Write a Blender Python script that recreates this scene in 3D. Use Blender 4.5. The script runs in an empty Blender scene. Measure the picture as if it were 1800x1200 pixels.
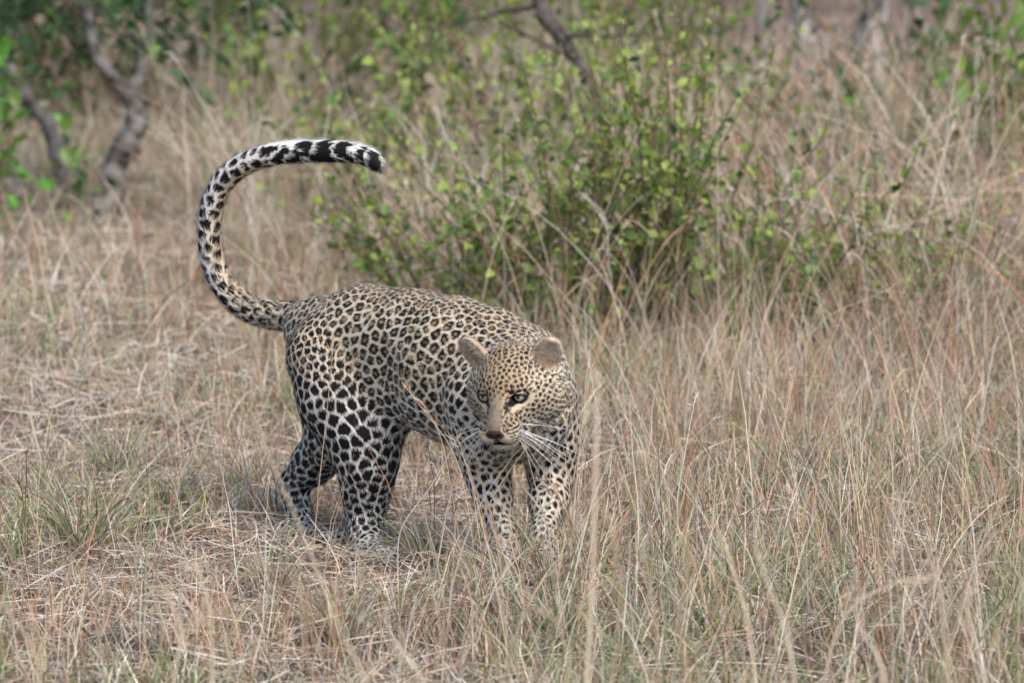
import bpy, math, random, os
import numpy as np
from mathutils import Vector, Matrix, kdtree, noise as mnoise

random.seed(7)
rng = np.random.default_rng(7)
scene = bpy.context.scene
col = scene.collection

# ------------------------------------------------------------------ camera
CAM_Y, CAM_Z = -14.0, 2.0
F_PX = 11350.0                      # focal length in pixels of an 1800 px wide frame
PITCH = math.radians(8.13) - math.atan(385.0 / F_PX)
cam_data = bpy.data.cameras.new('camera')
cam_data.sensor_width = 36.0
cam_data.lens = 36.0 * F_PX / 1800.0
cam_data.clip_start = 0.5
cam_data.clip_end = 4000.0
cam_data.dof.use_dof = True
cam_data.dof.focus_distance = 13.85
cam_data.dof.aperture_fstop = 6.0
cam = bpy.data.objects.new('camera', cam_data)
cam.location = (0.0, CAM_Y, CAM_Z)
cam.rotation_euler = (math.pi / 2 - PITCH, 0.0, 0.0)
col.objects.link(cam)
scene.camera = cam

# ------------------------------------------------------------------ sky and sun
SUN_EL, SUN_AZ = math.radians(46.0), math.radians(150.0)   # azimuth clockwise from +Y
world = bpy.data.worlds.new('World')
scene.world = world
world.use_nodes = True
wn, wl = world.node_tree.nodes, world.node_tree.links
wn.clear()
sky = wn.new('ShaderNodeTexSky')
sky.sky_type = 'NISHITA'
sky.sun_disc = False
sky.sun_elevation = SUN_EL
sky.sun_rotation = SUN_AZ
sky.air_density = 1.0
sky.dust_density = 1.7
sky.ozone_density = 0.6
bg = wn.new('ShaderNodeBackground')
bg.inputs['Strength'].default_value = 0.11
wo = wn.new('ShaderNodeOutputWorld')
wl.new(sky.outputs[0], bg.inputs['Color'])
wl.new(bg.outputs[0], wo.inputs['Surface'])

sun_data = bpy.data.lights.new('sun', 'SUN')
sun_data.energy = 1.5
sun_data.angle = math.radians(28.0)
sun_data.color = (1.0, 0.945, 0.885)
sun = bpy.data.objects.new('sun', sun_data)
sd = Vector((math.sin(SUN_AZ) * math.cos(SUN_EL), math.cos(SUN_AZ) * math.cos(SUN_EL), math.sin(SUN_EL)))
sun.rotation_euler = sd.to_track_quat('Z', 'Y').to_euler()
col.objects.link(sun)

scene.view_settings.view_transform = 'Standard'
scene.view_settings.look = 'None'
scene.view_settings.exposure = 1.1
scene.view_settings.gamma = 1.0
scene.render.engine = 'CYCLES'
scene.cycles.use_denoising = True
scene.cycles.max_bounces = 6
scene.cycles.diffuse_bounces = 2
scene.cycles.transmission_bounces = 2
scene.cycles.caustics_reflective = False
scene.cycles.caustics_refractive = False

# ------------------------------------------------------------------ helpers
CP, SP = math.cos(PITCH), math.sin(PITCH)
CAM_R = np.array([1.0, 0.0, 0.0])
CAM_F = np.array([0.0, CP, -SP])
CAM_U = np.array([0.0, SP, CP])
CAM_O = np.array([0.0, CAM_Y, CAM_Z])
S = 0.00125                          # metres for one photograph pixel at the leopard

def P(px, py, Y):
    """The point at depth Y that the photograph shows at pixel (px, py)."""
    d = CAM_F + (px - 900.0) / F_PX * CAM_R - (py - 600.0) / F_PX * CAM_U
    t = (Y - CAM_Y) / d[1]
    return CAM_O + d * t

def nrm(v):
    v = np.asarray(v, float)
    return v / np.maximum(np.linalg.norm(v, axis=-1, keepdims=True), 1e-9)

def tag(o, label=None, cat=None, group=None, kind=None):
    if label: o['label'] = label
    if cat: o['category'] = cat
    if group: o['group'] = group
    if kind: o['kind'] = kind
    return o

def empty(name, loc=(0, 0, 0)):
    e = bpy.data.objects.new(name, None)
    e.empty_display_size = 0.1
    e.location = loc
    col.objects.link(e)
    return e

def link(name, me, parent=None, mat=None):
    o = bpy.data.objects.new(name, me)
    col.objects.link(o)
    if mat is not None and not len(me.materials):
        me.materials.append(mat)
    if parent is not None:
        o.parent = parent
        o.matrix_parent_inverse = Matrix.Translation(parent.location).inverted()
    return o

def fast_mesh(name, V, tris=None, quads=None, color=None, smooth=True):
    """A mesh from numpy arrays; color is an (n,3) point attribute named 'col'."""
    me = bpy.data.meshes.new(name)
    V = np.asarray(V, np.float32)
    loops, starts, n = [], [], 0
    if quads is not None and len(quads):
        q = np.asarray(quads, np.int32)
        loops.append(q.ravel()); starts.append(np.arange(len(q), dtype=np.int32) * 4)
        n = len(q) * 4
    if tris is not None and len(tris):
        t = np.asarray(tris, np.int32)
        loops.append(t.ravel()); starts.append(np.arange(len(t), dtype=np.int32) * 3 + n)
    lo = np.concatenate(loops); st = np.concatenate(starts)
    me.vertices.add(len(V)); me.vertices.foreach_set('co', V.ravel())
    me.loops.add(len(lo)); me.loops.foreach_set('vertex_index', lo)
    me.polygons.add(len(st)); me.polygons.foreach_set('loop_start', st)
    if smooth:
        me.polygons.foreach_set('use_smooth', np.ones(len(st), dtype=bool))
    if color is not None:
        a = me.attributes.new('col', 'FLOAT_COLOR', 'POINT')
        c = np.ones((len(V), 4), np.float32); c[:, :3] = color
        a.data.foreach_set('color', c.ravel())
    me.update(calc_edges=True)
    return me

def material(name, base=None, rough=0.7, attr=None, noise=None, spec=0.3, translucent=0.0, bump=None):
    m = bpy.data.materials.new(name); m.use_nodes = True
    nt = m.node_tree; b = nt.nodes['Principled BSDF']
    b.inputs['Roughness'].default_value = rough
    b.inputs['Specular IOR Level'].default_value = spec
    src = None
    if attr:
        a = nt.nodes.new('ShaderNodeAttribute'); a.attribute_name = attr
        src = a.outputs['Color']
    elif base is not None:
        r = nt.nodes.new('ShaderNodeRGB'); r.outputs[0].default_value = (*base, 1)
        src = r.outputs[0]
    if noise:
        sc_, lo, hi = noise
        t = nt.nodes.new('ShaderNodeTexNoise'); t.inputs['Scale'].default_value = sc_
        t.inputs['Detail'].default_value = 5.0
        tc = nt.nodes.new('ShaderNodeTexCoord')
        nt.links.new(tc.outputs['Object'], t.inputs['Vector'])
        mr = nt.nodes.new('ShaderNodeMapRange')
        mr.inputs['From Min'].default_value = 0.3; mr.inputs['From Max'].default_value = 0.7
        mr.inputs['To Min'].default_value = lo; mr.inputs['To Max'].default_value = hi
        nt.links.new(t.outputs['Fac'], mr.inputs['Value'])
        mx = nt.nodes.new('ShaderNodeVectorMath'); mx.operation = 'SCALE'
        nt.links.new(src, mx.inputs[0]); nt.links.new(mr.outputs[0], mx.inputs['Scale'])
        src = mx.outputs[0]
        if bump:
            bp = nt.nodes.new('ShaderNodeBump'); bp.inputs['Strength'].default_value = bump
            bp.inputs['Distance'].default_value = 0.02
            nt.links.new(t.outputs['Fac'], bp.inputs['Height'])
            nt.links.new(bp.outputs[0], b.inputs['Normal'])
    nt.links.new(src, b.inputs['Base Color'])
    if translucent > 0:
        tr = nt.nodes.new('ShaderNodeBsdfTranslucent')
        nt.links.new(src, tr.inputs['Color'])
        ms = nt.nodes.new('ShaderNodeMixShader'); ms.inputs[0].default_value = translucent
        nt.links.new(b.outputs[0], ms.inputs[1]); nt.links.new(tr.outputs[0], ms.inputs[2])
        nt.links.new(ms.outputs[0], nt.nodes['Material Output'].inputs['Surface'])
    return m

def vnoise(X, scale, seed=0):
    """Smooth value noise, vectorised, about -1..1."""
    X = np.asarray(X, float) * scale + seed * 17.31
    i = np.floor(X).astype(np.int64); f = X - i
    f = f * f * (3 - 2 * f)
    def h(ix, iy, iz):
        n = (ix * 374761393 + iy * 668265263 + iz * 2147483647 + seed * 1013904223) & 0xFFFFFFFF
        n = ((n ^ (n >> 13)) * 1274126177) & 0xFFFFFFFF
        n = n ^ (n >> 16)
        return (n & 0xFFFF) / 32767.5 - 1.0
    out = 0
    for dx in (0, 1):
        wx = f[:, 0] if dx else 1 - f[:, 0]
        for dy in (0, 1):
            wy = f[:, 1] if dy else 1 - f[:, 1]
            for dz in (0, 1):
                wz = f[:, 2] if dz else 1 - f[:, 2]
                out = out + h(i[:, 0] + dx, i[:, 1] + dy, i[:, 2] + dz) * wx * wy * wz
    return out

def ground_z(x, y):
    """Height of the terrain."""
    x = np.asarray(x, float); y = np.asarray(y, float)
    X = np.stack([x.ravel(), y.ravel(), np.zeros(x.size)], 1)
    z = 0.018 * vnoise(X, 1.7, 3) + 0.03 * vnoise(X, 0.45, 5) * np.clip((np.abs(X[:, 1]) - 0.8) / 2, 0, 1)
    return z.reshape(x.shape)
# ================================================================== GROUND
def ground_material():
    m = bpy.data.materials.new('dry_soil'); m.use_nodes = True
    nt = m.node_tree; b = nt.nodes['Principled BSDF']; b.inputs['Roughness'].default_value = .95
    b.inputs['Specular IOR Level'].default_value = .1
    tc = nt.nodes.new('ShaderNodeTexCoord')
    def noise(sc, det=6):
        t = nt.nodes.new('ShaderNodeTexNoise'); t.inputs['Scale'].default_value = sc; t.inputs['Detail'].default_value = det
        nt.links.new(tc.outputs['Object'], t.inputs['Vector']); return t.outputs['Fac']
    def ramp(f, stops):
        r = nt.nodes.new('ShaderNodeValToRGB'); e = r.color_ramp.elements
        e[0].position, e[0].color = stops[0][0], (*stops[0][1], 1)
        e[1].position, e[1].color = stops[-1][0], (*stops[-1][1], 1)
        for p_, c_ in stops[1:-1]:
            k = e.new(p_); k.color = (*c_, 1)
        nt.links.new(f, r.inputs['Fac']); return r.outputs['Color']
    a = ramp(noise(1.3), [(.3, (.12, .09, .072)), (.55, (.21, .155, .125)), (.75, (.38, .285, .235))])
    c = ramp(noise(38, 8), [(.32, (.45, .42, .40)), (.62, (1.1, 1.05, 1.0))])
    mx = nt.nodes.new('ShaderNodeMix'); mx.data_type = 'RGBA'; mx.blend_type = 'MULTIPLY'; mx.inputs['Factor'].default_value = 1.0
    nt.links.new(a, mx.inputs['A']); nt.links.new(c, mx.inputs['B'])
    nt.links.new(mx.outputs['Result'], b.inputs['Base Color'])
    bp = nt.nodes.new('ShaderNodeBump'); bp.inputs['Strength'].default_value = .8; bp.inputs['Distance'].default_value = .03
    nt.links.new(noise(55, 6), bp.inputs['Height']); nt.links.new(bp.outputs[0], b.inputs['Normal'])
    return m
def axis(fine0, fine1, step, far):
    a = np.arange(fine0, fine1 + 1e-6, step)
    g = [fine1]; d = step
    while g[-1] < far: d *= 1.5; g.append(g[-1] + d)
    h = [fine0]; d = step
    while h[-1] > -far: d *= 1.5; h.append(h[-1] - d)
    return np.concatenate([np.array(h[1:])[::-1], a, np.array(g[1:])])
gx = axis(-6.0, 6.0, .08, 1500); gy = axis(-4.5, 22.0, .08, 1500)
GX, GY = np.meshgrid(gx, gy, indexing='ij')
GZ = ground_z(GX, GY)
ni, nj = GX.shape
gi = (np.arange(ni - 1)[:, None] * nj + np.arange(nj - 1)[None, :]).ravel()
ground_me = fast_mesh('ground', np.stack([GX.ravel(), GY.ravel(), GZ.ravel()], 1),
                      quads=np.stack([gi, gi + nj, gi + nj + 1, gi + 1], 1))
tag(link('ground', ground_me, None, ground_material()), 'dry pinkish brown soil under the grass', 'ground', None, 'structure')
# ================================================================== LEOPARD
# Implicit body: tapered limbs blended into one continuous skin.
PRIMS = []     # kind, geometry, blend, region, flow direction
def rc(a, b, ra, rb, k=0.02, region='torso', lat=1.0, flow=None):
    a = np.asarray(a, float); b = np.asarray(b, float)
    PRIMS.append(dict(t='rc', a=a, b=b, ra=ra, rb=rb, k=k, region=region, lat=lat,
                      flow=nrm(b - a) if flow is None else nrm(flow)))
def el(c, R, rad, k=0.015, region='head', flow=None, op='add'):
    PRIMS.append(dict(t='el', c=np.asarray(c, float), R=np.asarray(R, float), rad=np.asarray(rad, float), k=k,
                      region=region, flow=None if flow is None else nrm(flow), op=op))

I3 = np.eye(3)
IN = 5.0       # photograph pixels taken off each radius for the fur that grows outside the skin
def chain(pts, region, k=0.03, lat=1.0, rev=False):
    """pts: (px, py, Y, radius in px) from head-end to tail-end / hip to paw; hair lies along the chain."""
    for p, q in zip(pts[:-1], pts[1:]):
        rc(P(*p[:3]), P(*q[:3]), (p[3] - IN) * S, (q[3] - IN) * S, k, region, lat)

# trunk, from chest back to tail root
chain([(928, 712, -.22, 92), (880, 688, -.13, 120), (800, 650, -.02, 124), (720, 624, .10, 113),
       (640, 603, .20, 100), (566, 594, .31, 72), (512, 556, .41, 32)], 'torso', .05, 1.28)
# shoulder blades, withers
rc(P(930, 640, -.10), P(905, 705, -.02), 60 * S, 62 * S, .05, 'neck', 1.0, flow=P(800, 650, -.02) - P(930, 640, -.16))
# far (left) fore leg: shoulder, upper arm, fore arm, paw
chain([(958, 700, -.13, 62), (966, 770, -.09, 54), (970, 826, -.06, 43), (965, 880, -.14, 35), (956, 940, -.235, 25), (952, 985, -.275, 29)], 'fore', .035)
chain([(952, 988, -.275, 34), (942, 1006, -.335, 33)], 'paw', .02)
# near (right) fore leg
chain([(848, 715, -.20, 62), (850, 780, -.14, 50), (856, 828, -.10, 40), (866, 872, -.145, 33), (884, 938, -.20, 24), (890, 968, -.20, 28)], 'fore', .035)
chain([(890, 972, -.20, 31), (884, 990, -.26, 29)], 'paw', .02)
# near (right) hind leg: thigh, knee, shank, hock, foot
chain([(575, 630, .20, 78), (612, 700, .17, 88), (638, 770, .125, 64), (646, 815, .115, 52), (644, 862, .13, 42), (641, 912, .14, 32), (644, 952, .09, 28), (650, 968, .06, 30)], 'hind', .04)
chain([(652, 970, .05, 32), (668, 980, -.02, 29)], 'paw', .02)
# far (left) hind leg, trailing
chain([(600, 640, .38, 74), (598, 720, .36, 74), (588, 770, .34, 50), (552, 812, .40, 40), (516, 850, .445, 27), (523, 897, .42, 24), (540, 936, .36, 25)], 'hind', .035)
chain([(540, 936, .355, 27), (588, 956, .26, 26)], 'paw', .02)
# loose skin from flank to thigh
rc(P(700, 700, .10), P(665, 760, .10), 34 * S, 26 * S, .06, 'belly', 1.0, flow=P(650, 760, .12) - P(760, 720, .0))
# shoulder blade under the skin, and the hollow of the flank
rc(P(872, 585, -.10), P(842, 700, -.20), .050, .066, .03, 'torso', 1.0, flow=P(800, 650, -.02) - P(900, 640, -.14))
el(P(712, 655, .09) + np.array([-.62, -.78, 0]) * .185, I3, (.075, .075, .095), .05, 'torso', None, 'sub')
# tail
TAIL = [(512, 556, .41, 31), (474, 553, .45, 29), (436, 541, .48, 28), (404, 516, .50, 27), (381, 478, .51, 26), (369, 432, .51, 25),
        (368, 388, .50, 25), (378, 346, .485, 24.5), (401, 309, .465, 24.5), (438, 284, .44, 24), (484, 270, .41, 24),
        (532, 266, .385, 24), (578, 266, .36, 23.5), (620, 268, .34, 22), (650, 277, .325, 20), (663, 290, .315, 17)]
def spline(pts, n):
    pts = np.asarray(pts, float)
    q = np.vstack([2 * pts[0] - pts[1], pts, 2 * pts[-1] - pts[-2]])
    out = []
    for i in range(1, len(q) - 2):
        for t in np.arange(n) / n:
            a, b, c, d = q[i - 1], q[i], q[i + 1], q[i + 2]
            out.append(.5 * (2 * b + (c - a) * t + (2 * a - 5 * b + 4 * c - d) * t * t + (3 * b - a - 3 * c + d) * t ** 3))
    out.append(pts[-1])
    return np.array(out)
TAIL = [tuple(r) for r in spline([(a, b, c, r - 2.0) for a, b, c, r in TAIL], 4)]
chain(TAIL, 'tail', .012)

# head, in its own axes: x to the animal's left, y forward, z up; centimetres from the point between the eyes
PSI, PHI = math.radians(22.0), math.radians(31.0)
HF = math.cos(PHI) * (-math.sin(PSI) * CAM_R - math.cos(PSI) * CAM_F) - math.sin(PHI) * CAM_U
HL = math.cos(PSI) * CAM_R - math.sin(PSI) * CAM_F
HU = np.cross(HF, HL)
HO = P(883, 697, -.47)
HS = .0104            # metres for one head centimetre
HR = np.stack([HL, HF, HU], 1)        # columns are the head axes
def H(x, y, z):
    return HO + HR @ (np.array([x, y, z], float) * HS)
def hel(c, rad, k=.012, region='head', rot=None, op='add'):
    R = HR if rot is None else HR @ rot
    el(H(*c), R, np.array(rad) * HS, k, region, None, op)
def hrc(a, b, ra, rb, k=.012, region='head'):
    rc(H(*a), H(*b), ra * HS, rb * HS, k, region)
def rotm(ax, ang):
    return np.array(Matrix.Rotation(math.radians(ang), 3, ax))
# neck
rc(H(0, -10, -1.0), P(915, 668, -.18), .064, .088, .05, 'neck', 1.0)
rc(H(0, -7, -5.5), P(918, 730, -.22), .052, .080, .06, 'chest', 1.0)
hel((0, -7.2, .9), (6.8, 7.8, 6.0), .02)
hel((0, -3.0, 1.4), (5.2, 4.0, 3.6), .02)
for s in (-1, 1):
    hel((5.3 * s, -4.8, -2.4), (3.2, 4.6, 4.0), .03)
    hel((3.2 * s, -1.5, 1.5), (2.0, 1.9, 1.0), .012)
    hrc((4.2 * s, -5, -5.6), (1.5 * s, 3.4, -7.9), 2.7, 1.6, .025)
    hrc((3.4 * s, -2.6, -2.6), (1.8 * s, 3.6, -4.7), 2.5, 2.1, .02)
    hel((2.15 * s, 4.9, -5.5), (2.6, 2.7, 2.15), .010, 'muzzle')
    hel((6.9 * s, -8.5, -3.6), (3.3, 4.6, 5.0), .045, 'ruff')
hrc((0, -1.0, .3), (0, 5.4, -3.4), 2.9, 2.05, .018)
hel((0, 6.8, -4.1), (2.0, 1.05, 1.25), .006, 'muzzle')
hel((0, 3.9, -8.5), (2.2, 2.4, 1.5), .010, 'muzzle')
# mouth cleft and eye sockets are cut in
el(H(0, 5.6, -7.55), HR, np.array((2.6, 2.6, .22)) * HS, .004, 'muzzle', None, 'sub')
EYES = [np.array((3.75 * s, -.85, .0)) for s in (-1, 1)]
EYE_R = 1.62
for c in EYES:
    el(H(*c), HR, np.array((1, 1, 1)) * EYE_R * HS, .004, 'head', None, 'sub')
    el(H(c[0], c[1] + 1.2, c[2]), HR, np.array((1.65, 1.2, 1.05)) * HS, .006, 'head', None, 'sub')
# ears: cupped shells
EAR = []
for s in (-1, 1):
    er = rotm('Y', 32 * s) @ rotm('X', 4) @ rotm('Z', -16 * s)
    c0 = np.array((7.9 * s, -8.4, 5.2))
    hel(c0, (3.15, 1.4, 4.15), .016, 'ear', er)
    c = c0 + er @ np.array((.1 * s, 1.12, .15))
    hel(c, (2.75, 1.25, 3.7), .004, 'earin', er, 'sub')
    EAR.append((c0, er))
# toes
def toes(base, tip, r):
    a, b = np.asarray(base), np.asarray(tip)
    d = nrm(b - a); d[2] = 0; d = nrm(d); side = np.array([-d[1], d[0], 0])
    for i, o in enumerate((-1.35, -.48, .48, 1.35)):
        c = b + side * o * r * .72 + d * (r * (.35 if i in (1, 2) else .1))
        c[2] = max(c[2] - r * .25, .018)
        el(c, I3, (r * .55, r * .55, r * .55), .008, 'paw', d)
toes(P(954, 988, -.275), P(944, 1008, -.335), .032)
toes(P(890, 972, -.20), P(884, 990, -.26), .031)
toes(P(652, 970, .05), P(668, 980, -.02), .032)
toes(P(540, 936, .355), P(588, 956, .26), .029)

def prim_sdf(p, X):
    if p['t'] == 'rc':
        ba = p['b'] - p['a']; L = np.linalg.norm(ba); u = ba / L
        pa = X - p['a']
        if p['lat'] != 1.0:
            lat = nrm(np.cross(u, [0, 0, 1.0]))
            pl = pa @ lat
            pa = pa + np.outer(pl * (p['lat'] - 1.0), lat)
        h = np.clip((pa @ u) / L, 0, 1)
        d = np.linalg.norm(pa - np.outer(h * L, u), axis=1) - (p['ra'] + (p['rb'] - p['ra']) * h)
        return d / (1 + .35 * (p['lat'] - 1))
    q = (X - p['c']) @ p['R']
    k0 = np.linalg.norm(q / p['rad'], axis=1)
    k1 = np.linalg.norm(q / p['rad'] ** 2, axis=1)
    return k0 * (k0 - 1.0) / np.maximum(k1, 1e-6)

def smin(a, b, k):
    h = np.clip(.5 + .5 * (b - a) / k, 0, 1)
    return b + (a - b) * h - k * h * (1 - h)

VOX = 0.0036
def bounds(p):
    if p['t'] == 'rc':
        lo = np.minimum(p['a'] - p['ra'], p['b'] - p['rb']); hi = np.maximum(p['a'] + p['ra'], p['b'] + p['rb'])
    else:
        m = p['rad'].max(); lo = p['c'] - m; hi = p['c'] + m
    return lo, hi
lo = np.min([bounds(p)[0] for p in PRIMS], 0) - .03
hi = np.max([bounds(p)[1] for p in PRIMS], 0) + .03
dims = np.ceil((hi - lo) / VOX).astype(int) + 1
D = np.full(dims, .06, np.float32)
for p in PRIMS:
    b0, b1 = bounds(p)
    m = p['k'] + .02
    i0 = np.maximum(((b0 - m - lo) / VOX).astype(int), 0); i1 = np.minimum(((b1 + m - lo) / VOX).astype(int) + 2, dims)
    g = np.stack(np.meshgrid(*[lo[k] + VOX * np.arange(i0[k], i1[k]) for k in range(3)], indexing='ij'), -1)
    sh = g.shape[:3]
    d = prim_sdf(p, g.reshape(-1, 3)).reshape(sh)
    sl = tuple(slice(i0[k], i1[k]) for k in range(3))
    if p.get('op', 'add') == 'sub':
        D[sl] = -smin(-D[sl], d, p['k'])
    else:
        D[sl] = smin(D[sl], d, p['k'])

def surface_nets(D, lo, h):
    ins = D < 0
    c = ins.astype(np.int8)
    cnt = sum(c[i:D.shape[0] - 1 + i, j:D.shape[1] - 1 + j, k:D.shape[2] - 1 + k] for i in (0, 1) for j in (0, 1) for k in (0, 1))
    act = np.argwhere((cnt > 0) & (cnt < 8))
    idx = np.full(cnt.shape, -1, np.int32)
    idx[act[:, 0], act[:, 1], act[:, 2]] = np.arange(len(act))
    acc = np.zeros((len(act), 3)); n = np.zeros(len(act))
    cor = [(i, j, k) for i in (0, 1) for j in (0, 1) for k in (0, 1)]
    for a in cor:
        for ax in range(3):
            if a[ax] == 1: continue
            b = list(a); b[ax] = 1
            da = D[act[:, 0] + a[0], act[:, 1] + a[1], act[:, 2] + a[2]]
            db = D[act[:, 0] + b[0], act[:, 1] + b[1], act[:, 2] + b[2]]
            x = (da < 0) != (db < 0)
            t = np.where(x, da / np.where(x, da - db, 1), 0)
            pt = np.tile(np.array(a, float), (len(act), 1)); pt[:, ax] += t
            acc[x] += pt[x]; n[x] += 1
    V = lo + h * (act + acc / n[:, None])
    quads = []
    for ax in range(3):
        b, c_ = (ax + 1) % 3, (ax + 2) % 3
        s0 = [slice(None)] * 3; s1 = [slice(None)] * 3
        s0[ax] = slice(0, -1); s1[ax] = slice(1, None)
        e = np.argwhere(ins[tuple(s0)] != ins[tuple(s1)])
        e = e[(e[:, b] > 0) & (e[:, c_] > 0)]
        sgn = ins[e[:, 0], e[:, 1], e[:, 2]]
        def cell(ob, oc):
            q = e.copy(); q[:, b] -= ob; q[:, c_] -= oc
            return idx[q[:, 0], q[:, 1], q[:, 2]]
        q = np.stack([cell(1, 1), cell(0, 1), cell(0, 0), cell(1, 0)], 1)
        q[~sgn] = q[~sgn][:, ::-1]
        quads.append(q)
    return V, np.concatenate(quads)
SV, SQ = surface_nets(D, lo, VOX)
del D
# keep the one connected skin
lab = np.arange(len(SV))
for _ in range(400):
    m = lab[SQ].min(1)
    new = lab.copy(); np.minimum.at(new, SQ.ravel(), np.repeat(m, 4)); new = new[new]
    if (new == lab).all(): break
    lab = new
main = np.bincount(lab).argmax()
keep = lab == main
remap = np.cumsum(keep) - 1
SQ = remap[SQ[keep[SQ].all(1)]]; SV = SV[keep]
# relax the stair-steps
for _ in range(2):
    acc = np.zeros_like(SV); n = np.zeros(len(SV))
    for a, b in ((0, 1), (1, 2), (2, 3), (3, 0)):
        np.add.at(acc, SQ[:, a], SV[SQ[:, b]]); np.add.at(n, SQ[:, a], 1)
        np.add.at(acc, SQ[:, b], SV[SQ[:, a]]); np.add.at(n, SQ[:, b], 1)
    SV = SV * .5 + .5 * acc / n[:, None]
def vert_normals(V, Q):
    fn = np.cross(V[Q[:, 2]] - V[Q[:, 0]], V[Q[:, 3]] - V[Q[:, 1]])
    N = np.zeros_like(V)
    for k in range(4): np.add.at(N, Q[:, k], fn)
    return nrm(N)
SN = vert_normals(SV, SQ)
# ------------------------------------------------------------------ coat: regions, hair flow, spots
REG = ['torso', 'neck', 'fore', 'hind', 'paw', 'belly', 'tail', 'head', 'muzzle', 'ruff', 'chest', 'ear']
NOSE = H(0, 7.4, -3.8)
Wv = np.zeros((len(SV), len(REG))); Fv = np.zeros_like(SV)
tail_s = np.zeros(len(SV)); tw = np.zeros(len(SV)) + 1e-9
ti = 0
for p in PRIMS:
    if p.get('op', 'add') == 'sub': continue
    b0, b1 = bounds(p)
    near = np.where(((SV > b0 - .05) & (SV < b1 + .05)).all(1))[0]
    if p['region'] == 'tail': ti += 1
    if not len(near): continue
    d = prim_sdf(p, SV[near])
    w = np.exp(-np.clip(d, -.01, 1) / .008)
    Wv[near, REG.index(p['region'])] += w
    if p['region'] in ('head', 'muzzle'):
        f = nrm(SV[near] - NOSE)
    elif p['region'] == 'ear':
        f = np.tile(HU, (len(near), 1))
    elif p['region'] == 'ruff':
        f = nrm(SV[near] - NOSE) - .7 * HU
    else:
        f = np.tile(p['flow'], (len(near), 1))
        if p['region'] in ('torso', 'neck'):
            f = f + np.array([0, 0, -.25])
    Fv[near] += f * w[:, None]
    if p['region'] == 'tail':
        tail_s[near] += w * ti; tw[near] += w
tail_s = tail_s / tw / max(ti, 1)
Wv /= np.maximum(Wv.sum(1, keepdims=True), 1e-9)
Wr = {r: Wv[:, i] for i, r in enumerate(REG)}

def spacing(X, N, W, ts):
    z = X[:, 2]
    dors = np.clip((N[:, 2] - .45) / .45, 0, 1)
    sp = (W['torso'] * (.0325 - .0095 * dors) + W['neck'] * .0195 + W['fore'] * np.clip(.018 + .045 * (z - .05), .018, .026) +
          W['hind'] * np.clip(.026 + .055 * (z - .10) - .16 * np.clip(z - .30, 0, 1), .0235, .037) + W['paw'] * .017 + W['belly'] * .036 +
          W['tail'] * (.027 + .012 * ts) + W['head'] * .0128 + W['muzzle'] * .009 + W['ruff'] * .0165 +
          W['chest'] * .024 + W['ear'] * .014)
    return sp * (.82 + .06 * W['head'] + .02 * W['ruff'])

# sample the skin evenly
tri = np.concatenate([SQ[:, [0, 1, 2]], SQ[:, [0, 2, 3]]])
tarea = .5 * np.linalg.norm(np.cross(SV[tri[:, 1]] - SV[tri[:, 0]], SV[tri[:, 2]] - SV[tri[:, 0]]), axis=1)
def sample(n, weight=None):
    pr = tarea if weight is None else tarea * weight[tri].mean(1)
    cum = np.cumsum(pr); f = np.searchsorted(cum, rng.random(n) * cum[-1])
    f = np.minimum(f, len(tri) - 1)
    u = rng.random((n, 2)); s = u.sum(1) > 1; u[s] = 1 - u[s]
    b = np.stack([1 - u.sum(1), u[:, 0], u[:, 1]], 1)
    return f, b
def interp(A, f, b):
    t = tri[f]
    if A.ndim == 1: return (A[t] * b).sum(1)
    return (A[t] * b[:, :, None]).sum(1)
Wspot = 1.0 / np.maximum(spacing(SV, SN, Wr, tail_s), .008) ** 2
cf, cb = sample(60000, Wspot)
CX = interp(SV, cf, cb); CN = nrm(interp(SN, cf, cb)); CW = interp(Wv, cf, cb); CT = interp(tail_s, cf, cb)
Cs = spacing(CX, CN, {r: CW[:, i] for i, r in enumerate(REG)}, CT)
kd = kdtree.KDTree(len(CX))
for i, c in enumerate(CX): kd.insert(c, i)
kd.balance()
alive = np.ones(len(CX), bool); seeds = []
for i in range(len(CX)):
    if not alive[i]: continue
    seeds.append(i)
    for (_, j, _) in kd.find_range(CX[i], Cs[i] * .80): alive[j] = False
SE = CX[seeds]
def tree(pts):
    k = kdtree.KDTree(len(pts))
    for i, c in enumerate(pts): k.insert(c, i)
    k.balance(); return k
for _ in range(2):                      # even the cells out
    kt = tree(SE)
    near = np.array([kt.find(c)[1] for c in CX])
    cnt = np.bincount(near, minlength=len(SE))
    acc = np.zeros_like(SE); np.add.at(acc, near, CX)
    SE = np.where(cnt[:, None] > 3, acc / np.maximum(cnt, 1)[:, None], SE)
KT = tree(SE)
print('spots', len(SE))

def mixc(a, b, t):
    return a + (b - a) * np.clip(t, 0, 1)[:, None]
def c3(*v): return np.array(v, float)[None, :]
def sstep(a, b, x):
    t = np.clip((x - a) / (b - a), 0, 1); return t * t * (3 - 2 * t)

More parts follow.
